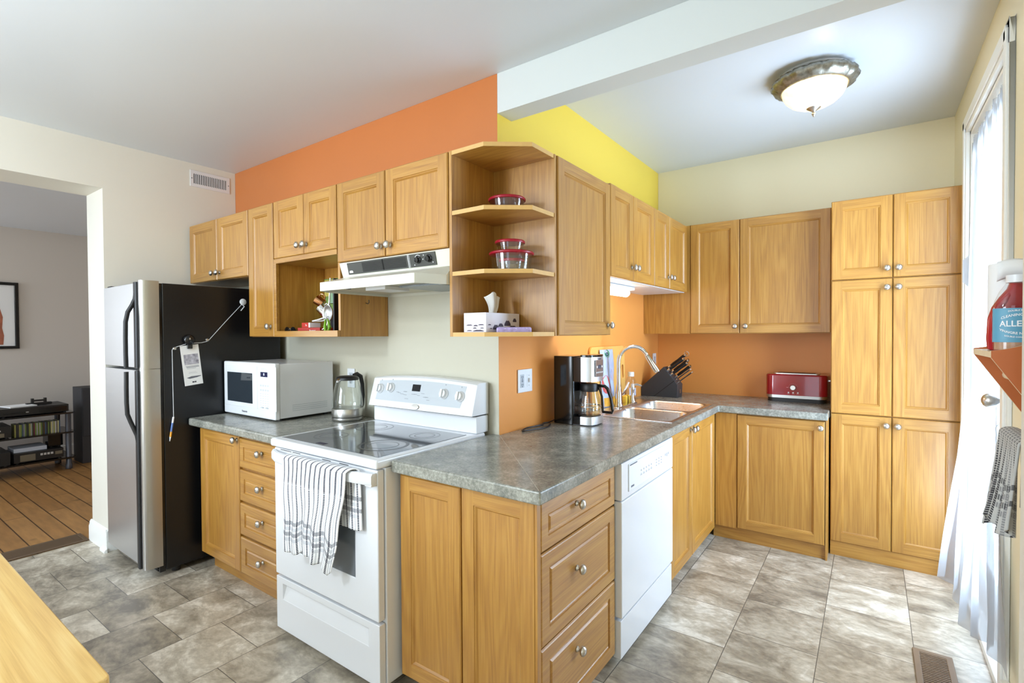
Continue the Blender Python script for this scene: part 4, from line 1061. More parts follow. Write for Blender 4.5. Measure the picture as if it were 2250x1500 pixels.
for s in (-1, 1):
    g = G().tube([(s*.012-.006,0,.008),(s*.022-.002,0,.035),(s*.010-.010,0,.082)], [.010,.011,.004], 10, 0, True, (1,.5)); obj('handle', g, gm, t, False, smooth=True, label='lime green grip')
g = G().tube([(-.012,0,.078),(-.02,.004,.115)], [.004,.002], 8); obj('blade', g, M['nickel'], t, False)
t = thing('tongs', 'white handled tongs lying across the red boxes', 'tongs', (-1.115, -.250, NZ+.067))
g = G().tube([(-.06,0,.006),(.0,-.005,.012),(.075,.01,.030)], .0042, 8); obj('arm', g, M['white_plastic'], t, False, smooth=True)
g = G().tube([(-.06,0,.006),(.0,.020,.006),(.075,.035,.020)], .0042, 8); obj('arm', g, M['white_plastic'], t, False, smooth=True)
t = thing('picture_card', 'small green and gold picture card at the back of the nook', 'card', (-1.30, -.013, NZ))
g = G().box(-1.405,-.0155,NZ+.005,-1.21,-.0108,NZ+.352); obj('card', g, mat('card_green', lin(120,150,80), .6, noise=.3, nscale=20), t)
g = G().box(-1.400,-.0162,NZ+.24,-1.215,-.0157,NZ+.345); obj('picture', g, mat('card_gold', lin(206,190,96), .6, noise=.3, nscale=30), t)
t = thing('black_folder', 'thin black board standing against the right side of the nook', 'board', (-.90, -.24, NZ))
g = G().box(-.905,-.30,NZ,-.895,-.18,NZ+.30); obj('board', g, M['blackm'], t, bevel=.001)
# dried bits on top of the cabinet over the hood
t = thing('dried_twigs', 'few dried twigs lying on top of the wall cabinets', 'twigs', (-.70, -.2, TU+.0005))
for k, P in enumerate((((-.60,-.26,TU+.004),(-.55,-.25,TU+.022),(-.52,-.24,TU+.046)),((-.60,-.26,TU+.004),(-.64,-.25,TU+.010),(-.70,-.24,TU+.024)),((-.53,-.26,TU+.004),(-.50,-.25,TU+.018),(-.49,-.25,TU+.012)))):
    obj('twig', G().tube(P, .0028, 6), M['darkbrown'], t)

# ------------------------------------------------------------------ kettle
t = thing('kettle', 'glass and steel electric kettle between microwave and cooker', 'kettle', (-.998, -.145, ZT1+.0003), math.radians(97))
g = G().lathe([(.084,0),(.088,.004),(.089,.012),(.089,.020)], (0,0,0), 36); obj('power_base', g, M['steelr'], t, False, smooth=True, ang=50)
g = G().lathe([(.088,.023),(.089,.026),(.088,.066),(.086,.070),(.0,.070)], (0,0,0), 36); obj('steel_band', g, M['steelr'], t, False, smooth=True, ang=50)
g = G().lathe([(.085,.071),(.088,.085),(.085,.12),(.076,.17),(.066,.21),(.060,.237),(.058,.237),(.064,.21),(.074,.17),(.083,.12),(.086,.085),(.083,.073)], (0,0,0), 40, 0, 'z', False); obj('jug', g, M['glass'], t, False, smooth=True)
g = G().lathe([(.063,.232),(.064,.240),(.060,.250),(.045,.256),(.0,.258)], (0,0,0), 32); obj('lid', g, M['blackm'], t, False, smooth=True, ang=50, label='black lid')
g = G().tube([(.05,0,.256),(.075,0,.262),(.105,0,.245),(.118,0,.20),(.122,0,.13),(.116,0,.075),(.100,0,.050),(.086,0,.046)], [.010,.012,.013,.012,.012,.012,.011,.010], 12); obj('handle', g, M['blackm'], t, False, smooth=True, label='black looped handle')
g = G().tube([(-.056,0,.236),(-.070,0,.232),(-.078,0,.222)], [.012,.010,.006], 10); obj('spout', g, M['chrome'], t, False, smooth=True)
def plate(name, label, face, c, parts, w=.072, h=.118):
    t = thing(name, label, 'outlet', c)
    def B(u0, z0, u1, z1, d0, d1):
        if face == '-y': return G().box(u0,-d1,z0,u1,-d0,z1)
        return G().box(d0,u0,z0,d1,u1,z1)
    obj('plate', B(-w/2,-h/2,w/2,h/2,.0005,.006), M['white_plastic'], t, False, bevel=.002)
    for du, kind in parts:
        if kind == 'duplex':
            f = obj('socket_face', B(du-.017,-.034,du+.017,.034,.006,.0075), M['panelgrey'], t, False, bevel=.001)
            for z in (-.020, .020):
                for s in (-1, 1): obj('slot', B(du+s*.006-.0016,z-.004,du+s*.006+.0016,z+.006,.0075,.0079), M['ink'], f, False)
                obj('slot', B(du-.003,z-.012,du+.003,z-.007,.0075,.0079), M['ink'], f, False)
            for z in (-.003, .003): obj('button', B(du-.006,z-.002,du+.006,z+.002,.0075,.0085), M['midink'], f, False)
        if kind == 'switch':
            f = obj('switch_face', B(du-.017,-.034,du+.017,.034,.006,.0072), M['white_plastic'], t, False, bevel=.001)
            obj('toggle', B(du-.005,-.010,du+.005,.012,.0072,.018), M['white_plastic'], f, False, bevel=.001)
            for z in (-.026,.026): obj('screw', B(du-.002,z-.002,du+.002,z+.002,.0072,.0078), M['midink'], f, False)
    return t
plate('wall_outlet', 'white wall outlet behind the glass kettle', '-y', (-1.150, -.0003, 1.140), [(0,'duplex')])
plate('wall_outlet', 'double white plate with outlet and switch left of the coffee maker', '+x', (.0012, .222, 1.163), [(-.030,'duplex'),(.032,'switch')], .132, .120)
plate('wall_outlet', 'white wall outlet on the orange wall behind the knife block', '+x', (.0012, 2.165, 1.180), [(0,'duplex')])

# ------------------------------------------------------------------ coffee maker
ZC = ZT1+.0003
t = thing('coffee_maker', 'black and steel coffee maker with a glass carafe by the sink', 'coffee maker', (.17, .515, ZC))
cx0, cx1, cy0, cy1 = .052, .292, .432, .598
g = G().rbox(cx0, cy0, ZC, cx0+.125, cy1, ZC+.372, .012, 0, 4); obj('housing', g, M['black'], t, bevel=.002)
g = G().box(cx0+.1255, cy0+.002, ZC+.236, cx0+.17, cy1-.002, ZC+.368); obj('filter_basket', g, M['black'], t)
g = G().box(cx0+.1255, cy0+.002, ZC+.0058, cx0+.165, cy1-.002, ZC+.046); obj('rear_base', g, M['black'], t)
g = G().prism([(cx0+.1705,cy0+.001),(cx1-.03,cy0+.001),(cx1-.012,cy0+.012),(cx1,cy0+.05),(cx1,cy1-.05),(cx1-.012,cy1-.012),(cx1-.03,cy1-.001),(cx0+.1705,cy1-.001)], 'z', ZC+.236, ZC+.368); hd = obj('brew_head', g, M['steelv'], t, smooth=True, ang=40, label='brushed steel brew head')
g = G().prism([(cx0+.168,cy0+.002),(cx1-.03,cy0),(cx1-.012,cy0+.010),(cx1+.001,cy0+.05),(cx1+.001,cy1-.05),(cx1-.012,cy1-.010),(cx1-.03,cy1),(cx0+.168,cy1-.002)], 'z', ZC+.3685, ZC+.380); obj('lid', g, M['black'], t, bevel=.002)
g = G().prism([(cx0+.1655,cy0+.002),(cx1-.03,cy0+.002),(cx1-.012,cy0+.012),(cx1,cy0+.05),(cx1,cy1-.05),(cx1-.012,cy1-.012),(cx1-.03,cy1-.002),(cx0+.1655,cy1-.002)], 'z', ZC+.006, ZC+.048); obj('base', g, M['steelv'], t, smooth=True, ang=40, label='brushed steel base')
g = G().prism([(cx0+.05,cy0+.004),(cx1-.03,cy0+.004),(cx1-.006,cy0+.05),(cx1-.006,cy1-.05),(cx1-.03,cy1-.004),(cx0+.05,cy1-.004)], 'z', ZC, ZC+.0055); obj('foot', g, M['blackm'], t)
g = G().lathe([(.062,ZC+.0485),(.062,ZC+.051),(0,ZC+.051)], (.232,.515,0), 30); obj('hot_plate', g, M['blackm'], t, smooth=True)
g = G().box(cx1+.0004, .468, ZC+.262, cx1+.0012, .562, ZC+.352); fp = obj('control_panel', g, M['steelr'], hd)
g = G().box(cx1+.0014, .500, ZC+.305, cx1+.002, .530, ZC+.325); obj('clock_display', g, M['ink'], hd)
g = G()
for k in range(5): g.lathe([(.0045,0),(.0045,.001)], (cx1+.0013,.480+.017*k,ZC+.285), 10, 0, 'x')
for y in (.486,.545): g.lathe([(.006,0),(.006,.001)], (cx1+.0013,y,ZC+.315), 12, 0, 'x')
obj('buttons', g, M['white_plastic'], hd)
obj('lettering', G().text('Cuisinart', .012, T_right(cx1+.0008,.515,ZC+.358), 0, .0003, bold=True), M['ink'], hd)
# carafe (lifts out: a thing of its own)
t = thing('carafe', 'empty glass coffee carafe with a black handle in the coffee maker', 'carafe', (.232, .515, ZC+.0515), math.radians(12))
g = G().lathe([(0,.001),(.052,.001),(.060,.008),(.063,.03),(.060,.07),(.050,.115),(.046,.135),(.044,.135),(.048,.115),(.058,.07),(.061,.03),(.058,.010),(0,.004)], (0,0,0), 36, 0, 'z', False); obj('jug', g, M['glass'], t, False, smooth=True)
g = G().lathe([(.047,.128),(.049,.136),(.049,.160),(.044,.170),(0,.172)], (0,0,0), 30); obj('lid', g, M['blackm'], t, False, smooth=True, ang=45, label='black lid')
g = G().lathe([(.0615,.045),(.0638,.046),(.0638,.050),(.0612,.051)], (0,0,0), 36, 0, 'z', False); obj('steel_band', g, M['chrome'], t, False, smooth=True)
def hpth(): return [(.045,0,.160),(.085,0,.158),(.100,0,.145),(.118,0,.095),(.128,0,.030),(.124,0,.016),(.072,0,.018)]
g = G()
P = hpth()
for (a, b) in zip(P, P[1:]): pass
g.tube(P, [.011,.011,.011,.010,.010,.010,.009], 10, 0, True, (1,.8)).tube([(.052,0,.152),(.070,0,.10),(.074,0,.02)], .006, 8); obj('handle', g, M['black'], t, False, smooth=True, label='black handle')
g = G()
for k in range(7): g.box(-.003,-.0625+.0,.03+.012*k,.004,-.0620,.0315+.012*k)
obj('level_marks', g, M['tissue'], t, False)
def smooth_path(P, n=5):
    P = [Vector(p) for p in P]; out = []
    for i in range(len(P)-1):
        a, b, c, d = P[max(i-1,0)], P[i], P[i+1], P[min(i+2,len(P)-1)]
        for k in range(n):
            t = k/n; out.append(.5*((2*b)+(c-a)*t+(2*a-5*b+4*c-d)*t*t+(3*b-a-3*c+d)*t**3))
    return out+[P[-1]]
g = G().tube(smooth_path([(.050,.53,ZC+.012),(.035,.48,ZC+.010),(.040,.40,ZC+.006),(.030,.36,ZC+.006),(.05,.31,ZC+.005),(.03,.20,ZC+.005),(.055,.12,ZC+.005),(.075,.15,ZC+.005),(.105,.27,ZC+.005),(.075,.36,ZC+.006)]), .004, 8)
o = obj('power_cord', g, M['blackm'], None, smooth=True); tag(o, 'black power cord coiled on the worktop by the coffee maker', 'cord')

# ------------------------------------------------------------------ sink and tap
t = thing('sink', 'double bowl stainless steel sink set in the worktop', 'sink', (.34, 1.21, .74))
rim0, rim1, rj0, rj1, zr = .070, .600, .778, 1.642, ZT1+.0035
B1, B2 = (.165, .5795, .8005, 1.195), (.165, .5795, 1.222, 1.6195)
g = slab(lambda x, y: not ((B1[0] < x < B1[1]) and (B1[2] < y < B1[3] or B2[2] < y < B2[3])), [rim0, .165, .5795, rim1], [rj0, B1[2], B1[3], B2[2], B2[3], rj1], ZT1+.0004, zr)
obj('rim', g, M['sink'], t, bevel=.0015)
def bowl_geo(x0, x1, y0, y1):
    g = G(); seg = 6; n = 4*(seg+1)
    def ring(ins, r, z):
        pts = []
        for cx, cy, a0 in ((x1-ins-r,y1-ins-r,0),(x0+ins+r,y1-ins-r,90),(x0+ins+r,y0+ins+r,180),(x1-ins-r,y0+ins+r,270)):
            for k in range(seg+1):
                a = math.radians(a0+90*k/seg); pts.append((cx+r*math.cos(a), cy+r*math.sin(a), z))
        return pts
    lv = [ring(0,.0005,zr-.0002), ring(.004,.055,zr-.0004), ring(.010,.055,zr-.010), ring(.018,.055,zr-.14), ring(.030,.050,zr-.160), ring(.060,.04,zr-.168)]
    vs = [p for l in lv for p in l]
    fs = [(i*n+(k+1)%n, i*n+k, (i+1)*n+k, (i+1)*n+(k+1)%n) for i in range(len(lv)-1) for k in range(n)]
    fs.append(tuple(range((len(lv)-1)*n, len(lv)*n)))
    return g._add(vs, fs, 0)
for Bq in (B1, B2):
    b = obj('bowl', bowl_geo(*Bq), M['sink'], t, smooth=True, ang=50)
    g = G().lathe([(.040,zr-.1675),(.042,zr-.166),(.030,zr-.1655),(.026,zr-.1665),(0,zr-.1665)], ((Bq[0]+Bq[1])/2,(Bq[2]+Bq[3])/2,0), 24); obj('drain', g, M['chrome'], b, smooth=True)
t = thing('tap', 'tall chrome gooseneck kitchen tap behind the sink', 'tap', (.125, 1.16, zr))
tx, ty = .122, 1.16
g = G().rbox(.098, 1.085, zr+.0003, .150, 1.43, zr+.008, .022, 0, 5, .003); obj('deck_plate', g, M['chrome'], t, smooth=True, ang=40)
g = G().lathe([(.028,zr+.008),(.028,zr+.018),(.024,zr+.03),(.022,zr+.09),(.018,zr+.12),(.0145,zr+.15)], (tx,ty,0), 24); obj('body', g, M['chrome'], t, smooth=True)
P = [(tx,ty,zr+.14),(tx,ty,zr+.30)]
dxy = Vector((.185,.055,0)); R_ = dxy.length/2
for k in range(1, 15):
    a = PI*k/16; P.append((tx+dxy.x*(1-math.cos(a))/2, ty+dxy.y*(1-math.cos(a))/2, zr+.30+R_*1.08*math.sin(a)))
g = G().tube(P, .0125, 14); obj('gooseneck', g, M['chrome'], t, smooth=True)
e = Vector(P[-1]); dn = (Vector(P[-1])-Vector(P[-3])).normalized()
g = G().tube([e-dn*.01, e+dn*.01, e+dn*.05, e+dn*.10, e+dn*.118], [.0135,.0165,.018,.0205,.019], 16); obj('spray_head', g, M['chrome'], t, smooth=True, ang=50)
g = G().tube([(tx,ty+.015,zr+.075),(tx+.004,ty+.06,zr+.085),(tx+.010,ty+.085,zr+.11),(tx+.02,ty+.12,zr+.155)], [.012,.011,.008,.007], 12); obj('lever', g, M['chrome'], t, smooth=True)
t = thing('soap_dispenser', 'small chrome soap pump on the sink edge', 'soap dispenser', (.124, 1.395, zr+.008))
g = G().lathe([(.020,zr+.0083),(.020,zr+.016),(.015,zr+.03),(.010,zr+.07),(.012,zr+.085),(.016,zr+.12),(.013,zr+.135),(0,zr+.138)], (.124,1.395,0), 20); obj('body', g, M['chrome'], t, smooth=True)
g = G().tube([(.124,1.395,zr+.128),(.15,1.41,zr+.132),(.178,1.425,zr+.122)], [.009,.008,.006], 10); obj('nozzle', g, M['chrome'], t, smooth=True)
t = thing('soap_bottle', 'clear wavy soap bottle with a white cap by the tap', 'bottle', (.060, 1.52, ZC))
g = G().lathe([(0,.001),(.036,.001),(.040,.008),(.040,.05),(.034,.08),(.038,.115),(.036,.145),(.026,.170),(.020,.178),(.020,.186)], (0,0,0), 26, 0, 'z', False); obj('bottle', g, glass('clear_plastic_bottle', (.93,.94,.97,1)), t, False, smooth=True)
g = G().lathe([(.023,.180),(.023,.212),(.0,.214)], (0,0,0), 20); obj('cap', g, M['white_plastic'], t, False, smooth=True, ang=40)
g = G().box(-.024,-.0405,.045,.024,-.0395,.10).tf(Matrix.Rotation(math.radians(40),4,'Z')); obj('label', g, mat('bottle_print', lin(196,200,222), .5, noise=.25, nscale=90), t, False)
# cutting board, refill pouch, sponge
def keyhole(outer, hole): return outer+[outer[0]]+hole[::-1]+[hole[-1]]
g = G()
def rr(x0, x1, z0, z1, r, n=5):
    pts = []
    for cx, cz, a0 in ((x1-r,z1-r,0),(x0+r,z1-r,90),(x0+r,z0+r,180),(x1-r,z0+r,270)):
        for k in range(n+1):
            a = math.radians(a0+90*k/n); pts.append((cx+r*math.cos(a), cz+r*math.sin(a)))
    return pts
bm = bmesh.new()
ov_, ih = rr(.955,1.500,ZC,ZC+.405,.035), rr(1.445,1.475,ZC+.17,ZC+.27,.0149)
vo = [bm.verts.new((.020,y,z)) for y, z in ov_]; vi = [bm.verts.new((.020,y,z)) for y, z in ih]
eo = [bm.edges.new((vo[i],vo[(i+1)%len(vo)])) for i in range(len(vo))]; ei = [bm.edges.new((vi[i],vi[(i+1)%len(vi)])) for i in range(len(vi))]
bmesh.ops.triangle_fill(bm, edges=eo+ei, use_beauty=True)
g = G(); bm.verts.index_update(); g._add([v.co.copy() for v in bm.verts], [tuple(v.index for v in f.verts) for f in bm.faces], 0); bm.free()
nb = len(g.v); F0 = list(g.f)
g._add([v+Vector((.012,0,0)) for v in g.v[:nb]], [tuple(i for i in f) for f in F0], 0)
no = len(ov_); ni = len(ih)
for i in range(no): g.f.append([i,(i+1)%no,(i+1)%no+nb,i+nb]); g.m.append(0)
for i in range(ni): g.f.append([no+i,no+(i+1)%ni,no+(i+1)%ni+nb,no+i+nb]); g.m.append(0)
for v in g.v: v.x -= .016*(v.z-ZC)/.4
o = obj('cutting_board', g, mat('orange_board', lin(236,180,98), .3), None, smooth=True, ang=40); tag(o, 'yellow-orange plastic cutting board leaning on the orange wall', 'cutting board')
def pouch(u, v):
    w = .105*(1-.10*(1-v)); y = 1.175+(u-.5)*2*w; z = ZC+.385*v
    th = .030*math.sin(PI*u)*(1-v)**.6+.003*math.sin(u*14+v*9)
    return (.042+th-.016*v, y, z)
t = thing('refill_pouch', 'pale blue refill pouch standing behind the coffee maker', 'pouch', (.05, 1.175, ZC))
g = G().grid(pouch, 20, 24); obj('pouch', g, mat('pale_blue_film', lin(190,202,232), .3, noise=.16, nscale=22), t, smooth=True, solid=.004, ang=80)
def decal(u0, u1, v0, v1, off=.0032):
    return G().grid(lambda a, b: tuple(Vector(pouch(u0+(u1-u0)*a, v0+(v1-v0)*b))+Vector((off,0,0))), 8, 6)
def blob(cu, cv, ru, rv, off=.0034):
    g = G(); pts = [tuple(Vector(pouch(cu+ru*math.cos(2*PI*k/16), cv+rv*math.sin(2*PI*k/16)))+Vector((off,0,0))) for k in range(16)]; return g.poly(pts)
obj('emblem', blob(.48,.93,.20,.07), mat('green_emblem', lin(92,160,120), .4), t); obj('emblem_centre', blob(.44,.92,.12,.035,.0042), mat('emblem_teal', lin(40,96,110), .4), t)
obj('fruit_print', blob(.22,.40,.20,.16), mat('red_fruit', lin(206,84,80), .4, noise=.3, nscale=60), t); obj('fruit_print', decal(.05,.95,.02,.17), mat('orange_fruit', lin(240,176,60), .4, noise=.2, nscale=40), t)
obj('flower_print', blob(.70,.55,.16,.10), mat('pink_print', lin(214,186,200), .4), t)
obj('lettering', G().text('Y Y .', .030, T_right(.0335,1.18,ZC+.305), 0, .0004), M['midink'], t)
t = thing('sponge', 'yellow sponge tucked behind the chrome tap', 'sponge', (.070, 1.405, ZC), math.radians(8))
g = G().rbox(-.018,-.045,0,.018,.045,.055,.010,0,4,.008); obj('sponge', g, mat('yellow_sponge', lin(246,198,70), .9, bump=.6, nscale=120), t, False, smooth=True)

# ------------------------------------------------------------------ knife block
t = thing('knife_block', 'dark grey slanted knife block on the worktop corner', 'knife block', (.15, 1.935, ZC))
KP = [(.004,ZC),(.286,ZC),(.290,1.012),(.184,1.148),(.004,.985)]
g = G().prism(KP, 'y', 1.868, 1.995); obj('block', g, M['charcoal'], t, bevel=.002)
g = G().poly([(.105,1.8675,ZC+.002),(.110,1.8675,ZC+.002),(.268,1.8675,1.042),(.265,1.8675,1.046)]); obj('groove', g, M['hole'], t)
g = G().box(.2905,1.925,.945,.2915,1.94,.975); obj('logo_plate', g, M['nickel'], t)
kd = Vector((.136,0,.106)).normalized(); fa, fb = Vector((.184,0,1.148)), Vector((.290,0,1.012))
KN = [(.07,1.965,.145,.0145,'ring','honing steel with a ring end at the top of the knife block'),(.22,1.895,.135,.015,'full','black-handled knife in the top row of the block, nearest the tap'),
      (.33,1.960,.140,.015,'full','black-handled knife in the top row of the block, nearer the wall'),(.45,1.900,.135,.015,'full','black-handled knife in the middle of the block, front side'),
      (.60,1.955,.125,.014,'full','black-handled knife in the middle of the block, wall side'),(.76,1.895,.125,.0055,'slim','slim steel-edged knife near the bottom of the block, upper of two'),(.90,1.900,.120,.0055,'slim','slim steel-edged knife lowest in the block')]
for f, y, l, r, kind, lab in KN:
    p = fa+(fb-fa)*f+kd*.0008; p.y = y
    t = thing('knife' if kind != 'ring' else 'honing_steel', lab, 'knife', p)
    g = G().tube([p, p+kd*.022], [r*.95, r*.8], 10, 0, True, (1,.8)); obj('bolster', g, M['chrome'], t, smooth=True, ang=40)
    q = p+kd*.022
    g = G().tube([q, q+kd*l*.2, q+kd*l*.5, q+kd*l*.8, q+kd*l*.92], [r*.8,r*1.05,r*.9,r*1.1,r], 10, 0, True, (1,.8)); obj('handle', g, M['blackm'] if kind != 'slim' else M['charcoal'], t, smooth=True)
    g = G().tube([q+kd*l*.92, q+kd*l, q+kd*(l+.004)], [r*1.0,r*.95,r*.5], 10, 0, True, (1,.8)); obj('end_cap', g, M['chrome'], t, smooth=True)
    if kind == 'ring':
        c = q+kd*(l+.008); pts = [c+Vector((math.cos(a)*.018,0,math.sin(a)*.018)) for a in [2*PI*k/20 for k in range(21)]]
        obj('hanging_ring', G().tube(pts, .0022, 6, 0, False), M['chrome'], t, smooth=True)

# ------------------------------------------------------------------ toaster
t = thing('toaster', 'long red toaster with a steel band on the back worktop', 'toaster', (1.055, 2.16, ZC))
T0, T1, T2, T3 = .862, 1.246, 2.066, 2.236
g = G().rbox(T0+.012,T2+.010,ZC,T1-.012,T3-.01,ZC+.028,.04,0,6); obj('base', g, M['blackm'], t, smooth=True, ang=50)
g = G().rbox(T0+.002,T2+.002,ZC+.0282,T1-.002,T3-.002,ZC+.048,.05,0,8); obj('steel_band', g, M['steelr'], t, smooth=True, ang=50)
g = G().rbox(T0,T2,ZC+.0485,T1,T3,ZC+.196,.052,0,10,.012); bd = obj('shell', g, M['toasterred'], t, smooth=True, ang=60)
g = G().rbox(T0+.05,T2+.035,ZC+.1962,T1-.05,T3-.035,ZC+.203,.02,0,5,.002); tp = obj('top_plate', g, M['steelr'], t, smooth=True, ang=40)
for y in (T2+.055, T3-.075): obj('slot', G().box(T0+.075,y,ZC+.2031,T1-.075,y+.022,ZC+.2036), M['hole'], tp)
g = G().lathe([(.019,0),(.019,-.010),(.016,-.014),(0,-.014)], (1.040,T2-.0005,ZC+.104), 24, 0, 'y'); obj('browning_dial', g, M['nickel'], t, smooth=True, ang=40)
for k in range(3): obj('button', G().lathe([(.005,0),(.005,-.003),(0,-.004)], (1.012+.029*k,T2-.0003,ZC+.068), 12, 0, 'y'), M['white_plastic'], t)
g = G()
for k in range(7):
    a = math.radians(20+140*k/6); g.box(1.040+.029*math.cos(a)-.0012,T2-.0012,ZC+.104+.027*math.sin(a)-.0012,1.040+.029*math.cos(a)+.0012,T2-.0004,ZC+.104+.027*math.sin(a)+.0012)
for k in range(3): g.box(1.004+.029*k,T2-.0012,ZC+.0575,1.020+.029*k,T2-.0004,ZC+.0592)
g.box(.998,T2-.0012,ZC+.1035,1.014,T2-.0004,ZC+.1055)
obj('dial_print', g, mat('pink_print_marks', lin(220,150,160), .5), t)
obj('lever', G().box(T1+.0005,2.140,ZC+.150,T1+.014,2.165,ZC+.162), M['nickel'], t, bevel=.002)

# ------------------------------------------------------------------ shelf, bottles, paper towel and towel by the curtained door
SF0, SF1, SXF, SZ = -.060, -.318, 1.722, 1.361      # far side, near side, front edge x, top of the board
WX = XD-.0015
t = thing('wall_shelf', 'small terracotta wall shelf with angled sides beside the curtained door', 'shelf', (1.85, -.19, SZ-.2))
g = G().box(SXF,SF1+.0125,SZ-.015,WX,SF0-.0125,SZ); obj('board', g, [M['wood_light']], t, bevel=.001, label='pale wood shelf board')
for y0, y1 in ((SF0-.012, SF0), (SF1, SF1+.012)):
    top = [(SXF,SZ-.014),(SXF,SZ+.002)]+[(SXF+(WX-SXF)*k/8, SZ+.002+.085*(k/8)**1.5) for k in range(1,9)]
    pts = top+[(WX,SZ-.30),(WX-.012,SZ-.30)]
    g = G().prism(pts, 'y', y0+.0006, y1-.0006, 0); g.m = [0,0]+[1]*(len(g.m)-2); sd = obj('side_panel', g, [M['terracotta'], M['wood_light']], t)
g = G().tube([(1.790,SF1+.013,SZ-.070),(1.790,SF0-.0125,SZ-.070)], .011, 14); obj('dowel', g, M['wood_light'], t, smooth=True, label='pale wooden dowel')
g = G().lathe([(.020,0),(.020,-.0012)], (1.805,SF1+.0004,SZ-.095), 20, 0, 'y', True, (.7,1)); obj('hole', g, M['darkbrown'], t)
SZ1 = SZ+.0004
t = thing('paper_towel_roll', 'white paper towel roll standing on the terracotta shelf', 'paper towel', (1.795, -.129, SZ1))
g = G().lathe([(.018,.0),(.053,.0),(.054,.004),(.054,.222),(.053,.226),(.018,.226)], (0,0,0), 40); obj('roll', g, M['paper'], t, False, smooth=True, ang=40)
g = G().grid(lambda u, v: (-.045+.12*u, -.056-.006*u-.012*math.sin(v*3), .226-.05*v*(1-.3*u)+.012*u+.004*math.sin(u*8)), 12, 8); obj('loose_sheet', g, M['paper'], t, False, smooth=True, ang=80, solid=.001)
t = thing('red_bottle', 'red detergent bottle with a grey cap on the terracotta shelf', 'bottle', (1.775, -.212, SZ1))
def oval(levels, seg=24, d=.026):
    g = G(); vs = []
    for z, x0, x1 in levels:
        cx, rx = (x0+x1)/2, (x1-x0)/2; dd = min(d, rx*1.1)
        for k in range(seg):
            a = 2*PI*k/seg; vs.append((cx+rx*math.copysign(abs(math.cos(a))**.7, math.cos(a)), dd*math.copysign(abs(math.sin(a))**.8, math.sin(a)), z))
    n = len(levels)
    fs = [(i*seg+k, i*seg+(k+1)%seg, (i+1)*seg+(k+1)%seg, (i+1)*seg+k) for i in range(n-1) for k in range(seg)]
    fs += [tuple(range(seg))[::-1], tuple(range((n-1)*seg, n*seg))]
    return g._add(vs, fs, 0)
g = oval([(0,-.040,.052),(.004,-.046,.056),(.03,-.048,.058),(.08,-.046,.058),(.11,-.038,.054),(.135,-.024,.048),(.155,-.010,.040),(.168,-.006,.030)]); obj('bottle', g, M['redpl'], t, False, smooth=True)
g = G().tube([(.020,-.010,.158),(-.006,-.016,.140),(-.026,-.0195,.112),(-.034,-.021,.080),(-.035,-.021,.050),(-.030,-.021,.022)], [.003,.0075,.009,.009,.008,.002], 12); obj('handle_ridge', g, M['redpl'], t, False, smooth=True)
g = G().lathe([(.018,.1685),(.018,.186),(.016,.188),(0,.188)], (.012,0,0), 22); obj('cap', g, mat('grey_cap', lin(128,130,132), .4), t, False, smooth=True, ang=40, label='grey screw cap')
g = G().rbox(-.020,0,0,.052,.088,.0012,.014,0,5).tf(Matrix.Translation((0,-.0272,.014)) @ Matrix.Rotation(PI/2,4,'X')); obj('label', g, mat('pale_label', lin(206,212,226), .45), t, False)
g = G()
for k in range(9): g.box(-.004,-.0290,.030+.0045*k,.010,-.0286,.0325+.0045*k)
g.box(-.006,-.0290,.075,.010,-.0286,.092); obj('barcode', g, M['midink'], t, False)
t = thing('vinegar_bottle', 'clear bottle with a blue lettered label on the terracotta shelf', 'bottle', (1.803, -.2815, SZ1))
rb = .0225
t.location.x = 1.776; t.location.y = -.270
rb = .045; fl_ = (1, .55)
g = G().lathe([(0,.001),(rb*.9,.001),(rb,.006),(rb,.105),(rb*.95,.120),(rb*.75,.145),(rb*.55,.160),(rb*.42,.170)], (0,0,0), 40, 0, 'z', False, fl_); obj('bottle', g, M['glass'], t, False, smooth=True)
g = G().lathe([(0,.004),(rb*.94,.004),(rb*.95,.06),(0,.06)], (0,0,0), 30, 0, 'z', True, fl_); obj('vinegar', g, mat('vinegar', lin(196,150,120), .1), t, False, smooth=True)
g = G().lathe([(rb*.50,.166),(rb*.50,.184),(0,.185)], (0,0,0), 22); obj('cap', g, M['white_plastic'], t, False, smooth=True, ang=40)
g = G().lathe([(rb*1.012,.022),(rb*1.012,.104)], (0,0,0), 48, 0, 'z', False, fl_); lb = obj('label', g, mat('blue_label', lin(92,156,184), .45), t, False, smooth=True, label='blue paper label')
def curved(txt, size, z, a0, arc=0.0):
    g = G().text(txt, size, Matrix.Identity(4), 0, .0, bold=True)
    for i, v in enumerate(g.v):
        a = a0+v.x/(rb*1.03); zz_ = v.y+z-arc*(v.x/.02)**2; g.v[i] = Vector((rb*1.03*math.sin(a), -rb*.55*1.03*math.cos(a)-.0004, zz_))
    return g
obj('lettering', curved("ALLEN'S", .0195, .066, -.10), M['tissue'], lb, False); obj('lettering', curved('CLEANING VINEGAR', .0085, .088, .06, .0022), M['tissue'], lb, False)
obj('lettering', curved('DOUBLE STRENGTH', .0055, .0985, .06, .0015), M['tissue'], lb, False); obj('lettering', curved('VINAIGRE NETTOYANT', .0080, .043, .06, -.0022), M['tissue'], lb, False)
obj('lettering', curved('DOUBLE CONCENTRATION', .0050, .034, .06, -.0015), M['tissue'], lb, False)
